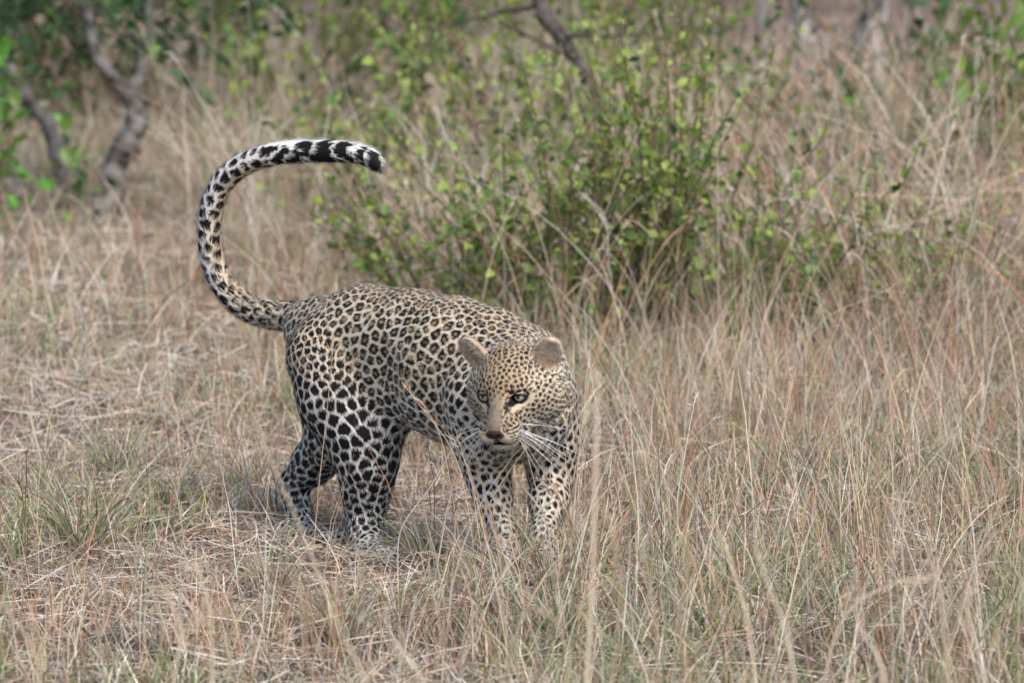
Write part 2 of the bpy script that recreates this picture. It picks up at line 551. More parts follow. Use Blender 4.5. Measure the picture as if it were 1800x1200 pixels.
def coat(X, N, W, ts):
    """Colour of the coat at skin points X, and whether hair grows there."""
    n = len(X)
    sp = spacing(X, N, W, ts)
    Xw = X + .10 * sp[:, None] * np.stack([vnoise(X, 70, 11), vnoise(X, 70, 12), vnoise(X, 70, 13)], 1)
    F1 = np.empty(n); F2 = np.empty(n); SI = np.empty(n, int)
    for i, c in enumerate(Xw):
        r = KT.find_n(c, 2)
        F1[i] = r[0][2]; F2[i] = r[1][2]; SI[i] = r[0][1]
    e = (F2 - F1) * .5 / sp
    f1 = F1 / sp
    jit = ((SI * 7919) % 997) / 997.0
    q = ((X - HO) @ HR) / HS                                      # head coordinates, cm
    ax = np.abs(q[:, 0])
    z = X[:, 2]
    wh = W['head'] + W['muzzle'] + W['ruff'] * .5
    dors = np.clip((N[:, 2] + .15) / .9, 0, 1)
    # ground colour
    tan, pale, white, ochre = c3(.42, .275, .145), c3(.74, .63, .475), c3(.84, .81, .77), c3(.50, .365, .225)
    base = mixc(np.repeat(white, n, 0), pale, sstep(-.55, .05, N[:, 2]))
    base = mixc(base, tan * .40 + pale * .60, sstep(.55, 1.0, N[:, 2]) * (W['torso'] + W['neck']))
    low = np.clip(W['hind'] * sstep(.46, .30, z) + W['fore'] * .65 + W['paw'] + W['belly'] + W['chest'], 0, 1)
    base = mixc(base, white, low * .9)
    base = mixc(base, tan * .5 + pale * .5, W['fore'] * sstep(.0, .7, N[:, 0]) * .6)
    tc_ = P(525, 410, .45); radial = nrm((X - tc_) * np.array([1, 0, 1.0])); outw = (N * radial).sum(1)
    base = mixc(base, white, W['tail'] * sstep(-.25, .45, outw) * sstep(.05, .25, ts))
    base = mixc(base, tan * .4 + pale * .6, W['tail'] * sstep(-.1, -.6, outw) * sstep(.85, .6, ts))
    base = mixc(base, pale, W['tail'] * sstep(.35, .1, ts) * .6)
    hcol = mixc(np.repeat(ochre, n, 0), c3(.62, .50, .36), sstep(3.0, 6.5, ax))
    hcol = mixc(hcol, c3(.66, .58, .48), sstep(-2.5, -5.5, q[:, 2]) * sstep(1.0, 4.0, ax))
    hcol = mixc(hcol, c3(.72, .67, .60), sstep(-6.0, -8.0, q[:, 2]))
    base = mixc(base, hcol, W['head'] + W['muzzle'])
    base = mixc(base, pale * 1.08, W['ruff'])
    # spots
    wgap = .112 + .06 * W['neck'] + .055 * W['fore'] + .04 * W['chest'] + .035 * W['head'] + .02 * W['ruff'] + .06 * W['paw'] + .012 * W['tail'] * (ts < .66) - .035 * W['hind'] * sstep(.5, .3, z)
    wgap = wgap + .035 * vnoise(X, 160, 21) + .05 * (jit - .5)
    dark = e > wgap
    ring = np.clip(W['torso'] * 1.0 + W['hind'] * sstep(.34, .44, z) * .8, 0, 1) * sstep(.2, .45, jit * .3 + .25 + .2 * (W['torso']))
    core = (f1 < (.15 + .09 * vnoise(X, 120, 31)) * ring) & (ring > .25) & (W['torso'] + W['hind'] > .8)
    gaps = (vnoise(X, 75, 41) > .64) & (ring > .35) & (f1 > .2)
    inner = dark & (core | gaps)
    col_ = base.copy()
    col_[dark] = c3(.011, .0095, .010)
    col_[inner] = (tan * .95)
    brown = dark & ~inner & (vnoise(X, 40, 51) > .55) & (W['hind'] + W['torso'] > .6)
    col_[brown] = c3(.05, .027, .017)
    # tail end: broad dark bands above, pale fringe
    t_end = (W['tail'] > .5) & (ts > .66)
    ph = (ts * 19.0 + .8 * vnoise(X, 32, 61) + .25 * vnoise(X, 110, 62)) % 1.0
    col_[t_end] = white
    col_[t_end & (ph < .74) & (outw < .80 + .25 * vnoise(X, 80, 63))] = c3(.011, .0095, .010)
    # ---- face
    face = (W['head'] + W['muzzle'] + W['ear'] * .3) > .45
    br = face & (ax < 1.9 - .12 * (q[:, 1])) & (q[:, 1] > .2) & (q[:, 2] < 1.2)
    bridge = mixc(np.repeat(c3(.35, .265, .175), n, 0), c3(.24, .19, .15), sstep(2, 6, q[:, 1]))
    bm = sstep(1.2, 3.6, q[:, 1]) * sstep(1.75, .95, ax - .06 * (q[:, 1] - 4) + .40 * vnoise(X, 210, 73)) * face * sstep(-5.2, -4.4, q[:, 2])
    bridge = bridge * (1 + .20 * vnoise(X, 240, 74) + .16 * vnoise(X, 60, 75) - .35 * (vnoise(X, 330, 76) > .55))[:, None]
    col_ = mixc(col_, bridge, bm)
    # muzzle: pale with rows of whisker marks
    mz = face & (q[:, 1] > 2.6) & (q[:, 2] < -3.4 - .1 * ax) & (ax > .7)
    mc = mixc(np.repeat(c3(.55, .43, .30), n, 0), c3(.70, .64, .55), sstep(-4.3, -6.0, q[:, 2]))
    col_ = np.where(mz[:, None], mc, col_)
    row = (q[:, 2] + .25 * (q[:, 1] - 4) * -.35 + 4.1) / .62
    rows = mz & (np.abs(row - np.round(row)) < .27) & (q[:, 2] > -6.7) & (ax > 1.5) & (q[:, 1] < 7.3) & (vnoise(X, 190, 71) > -.45)
    col_[rows] = c3(.03, .02, .016)
    # cheeks' lower spots stay; lips and mouth line dark
    mouth = face & (np.abs(q[:, 2] + 7.5 + .05 * ax) < .38) & (q[:, 1] > 2.0) & (ax < 3.6)
    corner = face & (np.hypot(q[:, 1] - 2.0, (q[:, 2] + 7.0)) < .75) & (ax > 2.6)
    col_[mouth | corner] = c3(.012, .010, .010)
    chin = face & (q[:, 2] < -7.9) & (q[:, 1] > 3.0) & (ax < 2.2)
    col_[chin & (vnoise(X, 150, 77) < .5)] = c3(.56, .50, .42)
    # eyes: dark rim, tear line, pale patches
    bald = np.zeros(n, bool)
    for c in EYES:
        sx = np.sign(c[0])
        dx = (q[:, 0] - c[0]) * sx; dz = q[:, 2] - c[2] - .10 * dx
        r = np.hypot(dx / 1.80, dz / 1.12)
        fr = face & (q[:, 1] > c[1] - 1.2)
        palem = fr & (r < 1.75) & (dz < -.2) & (dx > -1.1)
        col_[palem] = c3(.58, .49, .38)
        col_[fr & (r < 1.0)] = c3(.010, .009, .009)
        tear = fr & (np.abs(dx + 1.85 + .12 * (dz + .5)) < .13) & (dz < .2) & (dz > -1.3)
        col_[tear] = c3(.03, .022, .018)
        brow = fr & (np.abs(dx + 1.35 - .1 * dz) < .22) & (dz > 1.3) & (dz < 2.4)
        col_[brow] = c3(.012, .010, .010)
        bald |= fr & (r < .92)
    # nose leather
    nd = np.hypot(q[:, 0] / 2.0, (q[:, 2] + 4.35 + .12 * (ax)) / 1.15)
    nose = face & (q[:, 1] > 5.6) & (nd < 1.0)
    col_[nose] = c3(.085, .052, .045)
    col_[face & (q[:, 1] > 5.4) & (np.hypot((ax - .95) / .5, (q[:, 2] + 4.45) / .32) < 1)] = c3(.008, .006, .006)
    col_[face & (q[:, 1] > 5.0) & (ax < .16) & (q[:, 2] < -4.9) & (q[:, 2] > -7.2)] = c3(.02, .015, .014)
    bald |= nose
    # ears
    em = W['ear'] > .5
    for s, (c0, er) in zip((-1, 1), EAR):
        le = (q - c0) @ er
        this = em & (np.sign(q[:, 0]) == s) & (le[:, 2] > -3.6)
        inner_e = this & (N @ (HR @ er @ np.array([0, 1.0, 0])) > .05)
        ec = mixc(np.repeat(c3(.55, .39, .275), n, 0), c3(.70, .56, .44), sstep(-1.5, 3.0, le[:, 2]) * .8)
        col_ = np.where(this[:, None], c3(.45, .35, .25), col_)
        col_ = np.where(inner_e[:, None], ec * (1 + .25 * vnoise(X, 130, 81))[:, None], col_)
        dkm = sstep(.6, -2.2, le[:, 2]) * sstep(2.2, .6, np.abs(le[:, 0])) * (.55 + .45 * vnoise(X, 260, 83))
        col_ = np.where(inner_e[:, None], mixc(col_, c3(.16, .11, .085), dkm * .6), col_)
        back = this & ~inner_e & (le[:, 1] < -.4)
        col_[back & (le[:, 2] < 1.6)] = c3(.02, .017, .015)
    return col_, bald

vcol, vbald = coat(SV, SN, Wr, tail_s)
body_me = fast_mesh('leopard_body', SV, quads=SQ, color=vcol * .85)
leopard = empty('leopard', (0.0, 0.0, 0.0))
tag(leopard, 'spotted leopard walking through dry grass with its long tail curled up over its back', 'leopard')
M_skin = material('leopard_skin', attr='col', rough=.75, spec=.2)
link('body', body_me, leopard, M_skin)

# ------------------------------------------------------------------ hair strands
def region_mix(W, d):
    return sum(W[r] * d[r] for r in REG)
LEN = dict(torso=.0085, neck=.010, fore=.0075, hind=.0095, paw=.008, belly=.024, tail=.020, head=.0062, muzzle=.0040, ruff=.013, chest=.020, ear=.0085)
LIFT = dict(torso=.26, neck=.32, fore=.34, hind=.34, paw=.35, belly=.45, tail=.36, head=.30, muzzle=.30, ruff=.40, chest=.45, ear=.55)
Lv = region_mix(Wr, LEN); Av = region_mix(Wr, LIFT)
Lv = Lv * (1 - .2 * Wr['torso'] * np.clip(SN[:, 2], 0, 1)) + .010 * Wr['torso'] * sstep(-.55, -.95, SN[:, 2])
WIDv = .00042 + .00034 * np.clip((Lv - .004) / .010, 0, 1)
dens = 1.0 / (Lv * WIDv); dens /= np.median(dens)
# the camera's side gets the full coat, and the far side the same: it is one animal
NH = 350000
hf, hb = sample(NH, dens)
RX = interp(SV, hf, hb); RN = nrm(interp(SN, hf, hb)); RW = interp(Wv, hf, hb); RT = interp(tail_s, hf, hb)
RWd = {r: RW[:, i] for i, r in enumerate(REG)}
hc, hbald = coat(RX, RN, RWd, RT)
keep = ~hbald
RX, RN, hc = RX[keep], RN[keep], hc[keep]
RF = interp(Fv, hf, hb)[keep]; RL = interp(Lv, hf, hb)[keep]; RA = interp(Av, hf, hb)[keep]; RWI = interp(WIDv, hf, hb)[keep]
n = len(RX)
RF = RF + .35 * np.linalg.norm(RF, axis=1, keepdims=True) * np.stack([vnoise(RX, 45, 91), vnoise(RX, 45, 92), vnoise(RX, 45, 93)], 1)
RF = nrm(RF - (RF * RN).sum(1, keepdims=True) * RN)
side = nrm(np.cross(RF, RN))
yaw = rng.normal(0, 1, n) * (.15 + .06 * interp(Wr['tail'], hf, hb)[keep])
T = RF * np.cos(yaw)[:, None] + side * np.sin(yaw)[:, None]
side = nrm(np.cross(T, RN))
L = RL * rng.uniform(.65, 1.15, n)
A = RA * rng.uniform(.6, 1.3, n)
root = RX - RN * .0006
mid = root + L[:, None] * .5 * (T * np.cos(A * 1.25)[:, None] + RN * np.sin(A * 1.25)[:, None])
tip = mid + L[:, None] * .5 * (T * np.cos(A * .55)[:, None] + RN * np.sin(A * .55)[:, None])
w = RWI * rng.uniform(.7, 1.2, n)
HV = np.empty((n, 5, 3), np.float32)
HV[:, 0] = root - side * w[:, None] * .5; HV[:, 1] = root + side * w[:, None] * .5
HV[:, 2] = mid + side * w[:, None] * .42; HV[:, 3] = mid - side * w[:, None] * .42
HV[:, 4] = tip
bi = np.arange(n) * 5
hq = np.stack([bi, bi + 1, bi + 2, bi + 3], 1); ht = np.stack([bi + 3, bi + 2, bi + 4], 1)
jit = rng.normal(1, .11, n)[:, None]
hcj = np.clip(hc * jit + .0, 0, .95)
HC = np.repeat(hcj[:, None, :], 5, 1); HC[:, 4] = np.clip(HC[:, 4] * 1.12, 0, .95)
fur_me = fast_mesh('leopard_fur', HV.reshape(-1, 3), tris=ht, quads=hq, color=HC.reshape(-1, 3))
nrmv = np.repeat(nrm(RN * .8 + .2 * nrm(np.cross(side, T)) * np.sign((np.cross(side, T) * RN).sum(1, keepdims=True)))[:, None, :], 5, 1).reshape(-1, 3)
fur_me.normals_split_custom_set_from_vertices(nrmv)
M_fur = material('leopard_fur', attr='col', rough=.6, spec=.22)
fur = link('fur', fur_me, leopard, M_fur)
fur['kind'] = 'stuff'

# long pale hairs across the mouth of each ear
M_earhair = material('ear_hair', attr='col', rough=.6, spec=.25)
for sx, (c0, er) in zip((-1, 1), EAR):
    V, T_, C_ = [], [], []
    for i in range(420):
        z0 = rng.uniform(-3.0, 3.4); med = rng.random() < .7
        xr = 3.0 * math.sqrt(max(1 - (z0 / 4.4) ** 2, .05))
        a = np.array([(-1 if med else 1) * sx * xr * rng.uniform(.65, .98), rng.uniform(.1, .6), z0])
        d = nrm(np.array([(1 if med else -1) * sx * rng.uniform(.3, 1.0), rng.uniform(.0, .45), rng.uniform(.1, 1.0)]))
        L_ = rng.uniform(.8, 2.4) * (1.15 - .12 * abs(z0)); w_ = .085
        sd_ = nrm(np.cross(d, [0, 1.0, 0])); m_ = a + d * L_ * .5 + np.array([0, .12, 0]); t_ = a + d * L_
        b_ = len(V)
        V += [a - sd_ * w_ * .5, a + sd_ * w_ * .5, m_ + sd_ * w_ * .4, m_ - sd_ * w_ * .4, t_]
        T_ += [[b_, b_ + 1, b_ + 2], [b_, b_ + 2, b_ + 3], [b_ + 3, b_ + 2, b_ + 4]]
        c_ = (np.array([.82, .74, .63]) if rng.random() < .82 else np.array([.20, .14, .10])) * rng.uniform(.75, 1.15)
        C_ += [c_] * 5
    V = np.array(V) @ er.T + c0
    eh = link('ear_hair', fast_mesh('ear_hair', HO + (V @ HR.T) * HS, tris=T_, color=np.clip(np.array(C_), 0, .9)), leopard, M_earhair)
    eh['kind'] = 'stuff'

# ------------------------------------------------------------------ eyes, whiskers
def lathe_cap(R, a0, a1, n=28, m=8):
    """Cap of a sphere round +y between polar angles a0 and a1."""
    V = [[0, R, 0]] if a0 == 0 else []
    rings = []
    for j in range(m + 1):
        a = a0 + (a1 - a0) * j / m
        if a0 == 0 and j == 0: continue
        rings.append(len(V))
        for i in range(n):
            t = 2 * math.pi * i / n
            V.append([R * math.sin(a) * math.cos(t), R * math.cos(a), R * math.sin(a) * math.sin(t)])
    T_, Q_ = [], []
    if a0 == 0:
        T_ = [[0, rings[0] + (i + 1) % n, rings[0] + i] for i in range(n)]
    for a, b in zip(rings[:-1], rings[1:]):
        for i in range(n):
            Q_.append([a + i, a + (i + 1) % n, b + (i + 1) % n, b + i])
    return np.array(V), T_, Q_
def hmesh(name, V, T_, Q_, cols=None):
    W_ = HO + (np.asarray(V) @ HR.T) * HS
    return fast_mesh(name, W_, tris=T_, quads=Q_, color=cols)
M_white = material('eye_white', (.10, .075, .055), rough=.12, spec=.6)
M_iris = material('iris', attr='col', rough=.06, spec=.8)
M_pupil = material('pupil', (.004, .004, .004), rough=.05, spec=.8)
M_lid = material('eyelid', (.010, .009, .009), rough=.35, spec=.4)
for c in EYES:
    sx = np.sign(c[0])
    gz = rotm('Z', 4 - 5 * sx) @ rotm('X', 11)          # gaze: level, past the camera
    V, T_, Q_ = lathe_cap(EYE_R * .985, 0, 2.0)
    eye = link('eye', hmesh('eye', V @ gz.T + c, T_, Q_), leopard, M_white)
    V, T_, Q_ = lathe_cap(EYE_R * 1.0, .19, .68)
    rr = np.linspace(0, 1, 9).repeat(28)
    spoke = np.tile(rng.uniform(.82, 1.12, 28), 9)
    ic = np.array([.40, .385, .26])[None] * (spoke * (1.0 - .55 * sstep(.72, 1.0, rr) - .25 * sstep(.2, 0, rr)))[:, None]
    link('iris', hmesh('iris', V @ gz.T + c, T_, Q_, ic), eye, M_iris)
    V, T_, Q_ = lathe_cap(EYE_R * 1.0, 0, .195)
    link('pupil', hmesh('pupil', V @ gz.T + c, T_, Q_), eye, M_pupil)
    # eyelids: an almond ring hugging the ball
    V, Q_ = [], []
    n1, n2 = 40, 8
    for i in range(n1):
        t = 2 * math.pi * i / n1
        ex = 1.55 * math.cos(t); ez = .95 * math.sin(t) * (1 - .30 * math.cos(t) ** 2) + .10 * ex * sx * 1.0
        if math.sin(t) > 0: ez *= .88
        rad = min(math.hypot(ex, ez), EYE_R * 1.02)
        ey = math.sqrt(max((EYE_R * 1.06) ** 2 - ex * ex - ez * ez, .02)) 
        o = nrm([ex, 0, ez]); fwd = np.array([0, 1.0, 0])
        for j in range(n2):
            a = 2 * math.pi * j / n2
            V.append(np.array([ex, ey, ez]) + .30 * math.cos(a) * o * 1.0 + .16 * math.sin(a) * fwd)
            Q_.append([i * n2 + j, i * n2 + (j + 1) % n2, ((i + 1) % n1) * n2 + (j + 1) % n2, ((i + 1) % n1) * n2 + j])
    link('eyelid', hmesh('eyelid', np.array(V) + c, None, Q_), leopard, M_lid)

M_whisker = material('whisker', (.86, .84, .80), rough=.4, spec=.4)
for sx in (-1, 1):
    for i in range(13):
        r, k = i % 4, i // 4
        a = np.array([sx * (2.3 + .9 * (1 - k * .3) + .15 * r), 4.9 - 1.0 * k * .9 + rng.normal(0, .15), -4.6 - .55 * r])
        Lw = rng.uniform(8, 15)
        d = nrm(np.array([sx * (1.0 + .2 * rng.normal()), .15 - .28 * k + .1 * rng.normal(), -.15 - .34 * r + .18 * rng.normal()]))
        pts = []
        for t in np.linspace(0, 1, 9):
            pts.append(a + d * Lw * t + np.array([sx * -1.0, -1.4, -3.2 + .4 * rng.normal() * 0]) * t * t * (Lw / 12))
        pts = np.array(pts)
        V, Q_ = [], []
        for j, pt in enumerate(pts):
            rad = .062 * (1 - .8 * j / 8) + .008
            tg = nrm(pts[min(j + 1, 8)] - pts[max(j - 1, 0)])
            u = nrm(np.cross(tg, [0, 1.0, .2])); v = np.cross(tg, u)
            for m_ in range(4):
                an = math.pi / 2 * m_
                V.append(pt + rad * (u * math.cos(an) + v * math.sin(an)))
            if j:
                for m_ in range(4):
                    b = (j - 1) * 4
                    Q_.append([b + m_, b + (m_ + 1) % 4, b + 4 + (m_ + 1) % 4, b + 4 + m_])
        link('whisker', hmesh('whisker', V, None, Q_), leopard, M_whisker)
# ================================================================== GRASS
M_grass = material('grass_blades', attr='col', rough=.6, spec=.22, translucent=0)
def ribbon(pts, widths, side0=None, cols=None):
    """A blade: points (k,3) and widths (k,), as a strip folded by its own side vector."""
    pts = np.asarray(pts, float); k = len(pts)
    tg = np.gradient(pts, axis=0)
    s = nrm(np.cross(tg, side0 if side0 is not None else rng.normal(size=3)))
    V = np.empty((k, 2, 3)); V[:, 0] = pts - s * widths[:, None] * .5; V[:, 1] = pts + s * widths[:, None] * .5
    i = np.arange(k - 1) * 2
    return V.reshape(-1, 3), np.stack([i, i + 1, i + 3, i + 2], 1)
class Strips:
    def __init__(self): self.V, self.Q, self.C, self.n = [], [], [], 0
    def add(self, pts, widths, colr, side0=None, tipc=None):
        V, Q = ribbon(pts, widths, side0)
        self.V.append(V); self.Q.append(Q + self.n); self.n += len(V)
        k = len(pts); t = np.linspace(0, 1, k)[:, None]
        c = np.asarray(colr)[None, :] * (1 - t) + np.asarray(colr if tipc is None else tipc)[None, :] * t
        self.C.append(np.repeat(c, 2, 0))
    def mesh(self, name):
        return fast_mesh(name, np.concatenate(self.V), quads=np.concatenate(self.Q), color=np.clip(np.concatenate(self.C), 0, .95))

STRAW = np.array([[.50, .385, .255], [.60, .485, .355], [.38, .275, .175], [.66, .56, .44], [.45, .355, .26]])
GREY = np.array([[.45, .395, .33], [.56, .505, .435], [.35, .305, .25], [.66, .605, .53]])
RED = np.array([[.36, .185, .115], [.43, .25, .16], [.28, .14, .09], [.50, .325, .215]])
GREEN = np.array([[.15, .20, .07], [.21, .265, .10], [.27, .31, .15], [.12, .165, .065], [.32, .34, .18]])
def pick(pal): return pal[rng.integers(len(pal))] * rng.uniform(.72, 1.2)

def arc(base, az, L, lean, bend, k=6, wob=.04):
    """Blade path: rises at `lean` from vertical and droops by `bend` radians along its length."""
    t = np.linspace(0, 1, k)
    ang = lean + bend * t ** 1.5
    d = np.stack([np.sin(ang) * math.cos(az), np.sin(ang) * math.sin(az), np.cos(ang)], 1)
    d = nrm(d + wob * rng.normal(size=(k, 3)))
    p = np.asarray(base) + np.concatenate([[[0, 0, 0]], np.cumsum(d[:-1] * L / (k - 1), 0)])
    p[:, 2] = np.maximum(p[:, 2], .002)
    return p
def taper(w, k): return w * np.array([.75, 1, 1, .9, .7, .45, .25, .15])[np.linspace(0, 7, k).astype(int)]

PATCH = .5
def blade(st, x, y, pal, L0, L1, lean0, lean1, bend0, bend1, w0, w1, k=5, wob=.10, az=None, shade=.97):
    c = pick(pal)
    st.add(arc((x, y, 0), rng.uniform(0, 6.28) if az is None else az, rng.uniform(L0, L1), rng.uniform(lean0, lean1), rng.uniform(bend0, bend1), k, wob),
           taper(rng.uniform(w0, w1), k), c * shade, tipc=c * 1.02)  # faint shade painted into the colour: root slightly darker than tip
def lying(st, x, y, pal, L0, L1, zmax=.05):
    az = rng.uniform(0, 6.28); L = rng.uniform(L0, L1); c = pick(pal); b = rng.normal(0, .3)
    t = np.linspace(-.5, .5, 4)
    p = np.stack([x + L * t * math.cos(az) - b * L * t * t * math.sin(az), y + L * t * math.sin(az) + b * L * t * t * math.cos(az),
                  rng.uniform(.004, zmax) + L * t * rng.normal(0, .2)], 1)
    p[:, 2] = np.maximum(p[:, 2], .002)
    st.add(p, taper(rng.uniform(.0016, .0038), 4), c, side0=np.array([0, 0, 1.0]) + .5 * rng.normal(size=3))
def clumped(n, ncl, spread):
    """n positions over the patch, gathered round ncl clump centres."""
    c = rng.uniform(-PATCH / 2, PATCH / 2, (ncl, 2))
    p = c[rng.integers(ncl, size=n)] + rng.normal(0, spread, (n, 2))
    return (p + PATCH / 2) % PATCH - PATCH / 2
def make_patch(kind, name):
    st = Strips()
    U = lambda n: rng.uniform(-PATCH / 2, PATCH / 2, (n, 2))
    def pal(*pw):
        P_ = [STRAW, GREY, RED, GREEN]; return P_[rng.choice(4, p=pw)]
    if kind in ('short', 'green', 'red', 'bare'):
        base = dict(short=430, green=350, red=350, bare=130)[kind]
        pw = dict(short=(.28, .38, .13, .21), green=(.22, .26, .07, .45), red=(.31, .28, .27, .14), bare=(.3, .5, .15, .05))[kind]
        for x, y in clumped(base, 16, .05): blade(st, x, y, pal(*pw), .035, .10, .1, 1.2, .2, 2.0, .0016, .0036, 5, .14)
        for x, y in U(dict(short=190, green=130, red=130, bare=240)[kind]): lying(st, x, y, pal(.38, .50, .10, .02), .05, .20, .035 if kind == 'bare' else .055)
        if kind == 'green':
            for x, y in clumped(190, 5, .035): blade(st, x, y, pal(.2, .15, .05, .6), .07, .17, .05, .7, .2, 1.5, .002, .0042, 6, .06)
        if kind == 'red':
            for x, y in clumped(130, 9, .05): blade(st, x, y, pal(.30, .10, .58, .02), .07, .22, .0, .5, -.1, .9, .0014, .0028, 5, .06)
        if kind in ('short', 'green'):
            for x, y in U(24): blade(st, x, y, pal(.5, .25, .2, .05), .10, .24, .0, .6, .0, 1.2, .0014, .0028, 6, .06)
    elif kind == 'stems':
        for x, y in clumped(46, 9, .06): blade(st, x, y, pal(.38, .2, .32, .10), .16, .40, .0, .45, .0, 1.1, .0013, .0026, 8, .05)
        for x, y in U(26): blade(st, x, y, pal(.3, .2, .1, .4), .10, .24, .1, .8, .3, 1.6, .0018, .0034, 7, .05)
    elif kind in ('tall', 'scrubby'):
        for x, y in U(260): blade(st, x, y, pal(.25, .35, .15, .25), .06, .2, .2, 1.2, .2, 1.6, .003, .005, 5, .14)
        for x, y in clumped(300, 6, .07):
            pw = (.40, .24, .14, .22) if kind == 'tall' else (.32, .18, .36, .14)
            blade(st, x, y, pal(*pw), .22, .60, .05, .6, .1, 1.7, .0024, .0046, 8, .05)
        for x, y in U(90): lying(st, x, y, pal(.4, .4, .15, .05), .15, .4, .28)
    return st.mesh(name)

PATCH_KINDS = ['short'] * 4 + ['green'] * 3 + ['red'] * 3 + ['bare'] * 2 + ['tall'] * 4 + ['scrubby'] * 3 + ['stems'] * 3
tuft_col = bpy.data.collections.new('grass_sources')      # not linked to the scene: only feeds the instancer
TUFTS = {}
for i, k in enumerate(PATCH_KINDS):
    me = make_patch(k, 'grass_%02d' % i); me.materials.append(M_grass)
    o = bpy.data.objects.new('grass_%02d' % i, me); tuft_col.objects.link(o)
    TUFTS.setdefault(k, []).append(i)

def instancer(name, pts, idx, rot, scl):
    """One object whose geometry nodes set a tuft on each of its points."""
    me = bpy.data.meshes.new(name)
    me.vertices.add(len(pts)); me.vertices.foreach_set('co', np.asarray(pts, np.float32).ravel())
    for an, ty, dat, key in (('idx', 'INT', np.asarray(idx, np.int32), 'value'), ('rot', 'FLOAT_VECTOR', np.asarray(rot, np.float32).ravel(), 'vector'),
                             ('scl', 'FLOAT_VECTOR', np.asarray(scl, np.float32).ravel(), 'vector')):
        me.attributes.new(an, ty, 'POINT').data.foreach_set(key, dat)
    o = link(name, me)
    ng = bpy.data.node_groups.new(name + '_nodes', 'GeometryNodeTree')
    ng.interface.new_socket('Geometry', in_out='INPUT', socket_type='NodeSocketGeometry')
    ng.interface.new_socket('Geometry', in_out='OUTPUT', socket_type='NodeSocketGeometry')
    N_, Lk = ng.nodes, ng.links
    gi_, go = N_.new('NodeGroupInput'), N_.new('NodeGroupOutput')
    ci = N_.new('GeometryNodeCollectionInfo'); ci.inputs['Collection'].default_value = tuft_col
    ci.inputs['Separate Children'].default_value = True; ci.inputs['Reset Children'].default_value = True
    iop = N_.new('GeometryNodeInstanceOnPoints'); iop.inputs['Pick Instance'].default_value = True
    def attr(nm, ty):
        a = N_.new('GeometryNodeInputNamedAttribute'); a.data_type = ty; a.inputs['Name'].default_value = nm
        return a.outputs['Attribute']
    Lk.new(gi_.outputs[0], iop.inputs['Points']); Lk.new(ci.outputs[0], iop.inputs['Instance'])
    Lk.new(attr('idx', 'INT'), iop.inputs['Instance Index'])
    Lk.new(attr('rot', 'FLOAT_VECTOR'), iop.inputs['Rotation']); Lk.new(attr('scl', 'FLOAT_VECTOR'), iop.inputs['Scale'])
    Lk.new(iop.outputs[0], go.inputs[0])
    md = o.modifiers.new('tufts', 'NODES'); md.node_group = ng
    return o

def proj(X):
    """Photograph pixel of world points, to judge which patch of the meadow a place belongs to."""
    d = np.asarray(X) - CAM_O
    zc = d @ CAM_F
    return 900 + F_PX * (d @ CAM_R) / zc, 600 - F_PX * (d @ CAM_U) / zc

def n2(x, y, sc, seed): return vnoise(np.stack([x, y, np.zeros_like(x)], 1), sc, seed)
def lay(y0, y1, step, choose, s0=.9, s1=1.15, margin=1.3):
    """Patches on a jittered grid over the ground the camera sees, with a margin either side."""
    X, Y = [], []
    for y in np.arange(y0, y1, step):
        hw = (y + 14) * 900 / F_PX + margin
        for x in np.arange(-hw, hw, step):
            X.append(x + rng.uniform(-.25, .25) * step); Y.append(y + rng.uniform(-.25, .25) * step)
    x, y = np.array(X), np.array(Y); n = len(x)
    px, py = proj(np.stack([x, y, 0 * x], 1))
    kinds = choose(x, y, px, py)
    ok = np.array([k is not None for k in kinds]); x, y = x[ok], y[ok]; kinds = [k for k in kinds if k]; n = len(x)
    idx = np.array([TUFTS[k][rng.integers(len(TUFTS[k]))] for k in kinds])
    s = rng.uniform(s0, s1, n)
    return (np.stack([x, y, ground_z(x, y) - .004], 1), idx,
            np.stack([rng.normal(0, .03, n), rng.normal(0, .03, n), rng.uniform(0, 6.28, n)], 1), np.stack([s, s, s * rng.uniform(.85, 1.15, n)], 1))

def near_kind(x, y, px, py):
    g = n2(x, y, 1.1, 21) + .25 * rng.normal(size=len(x)); r = n2(x, y, .9, 23) + .25 * rng.normal(size=len(x)) + .32 * (px > 1050)
    out = []
    for i in range(len(x)):
        if px[i] < 420 and 985 < py[i] < 1080 and rng.random() < .8: out.append('bare')
        elif 420 < px[i] < 800 and 930 < py[i] < 1050 and rng.random() < .6: out.append('bare')
        elif rng.random() < .07: out.append('bare')
        elif g[i] > .15: out.append('green')
        elif r[i] > .25: out.append('red')
        else: out.append('short')
    return out
def edge(px):
    """Depth at which the long grass begins: further back on the left, closer behind the leopard's head."""
    return np.interp(px, [-400, 320, 420, 620, 800, 1000, 1300, 1800, 2400], [9.4, 9.2, 6.4, 5.2, 4.8, 4.6, 4.2, 3.2, 3.2])
def far_kind(x, y, px, py):
    e = edge(px) + .5 * n2(x, y, .8, 27)
    out = []
    for i in range(len(x)):
        if y[i] < e[i] or (y[i] > 11 and px[i] > 1150): out.append(None)
        elif y[i] > e[i] + 1.2 and rng.random() < .25: out.append(None)
        elif px[i] > 1250 and rng.random() < .6: out.append('scrubby')
        else: out.append('tall')
    return out
def mid_kind(x, y, px, py):
    e = edge(px) + .9
    return [None if (y[i] > e[i] and y[i] < 9) or (px[i] < 350 and 5.6 < y[i] < 8.7 and rng.random() < .7) else ['green', 'short', 'red'][rng.choice(3, p=[.40, .36, .24])] for i in range(len(x))]
sward = instancer('short_grass', *lay(-2.3, 4.0, .40, near_kind))
tag(sward, 'short matted grey, straw and green grass covering the ground round the leopard', 'grass', None, 'stuff')
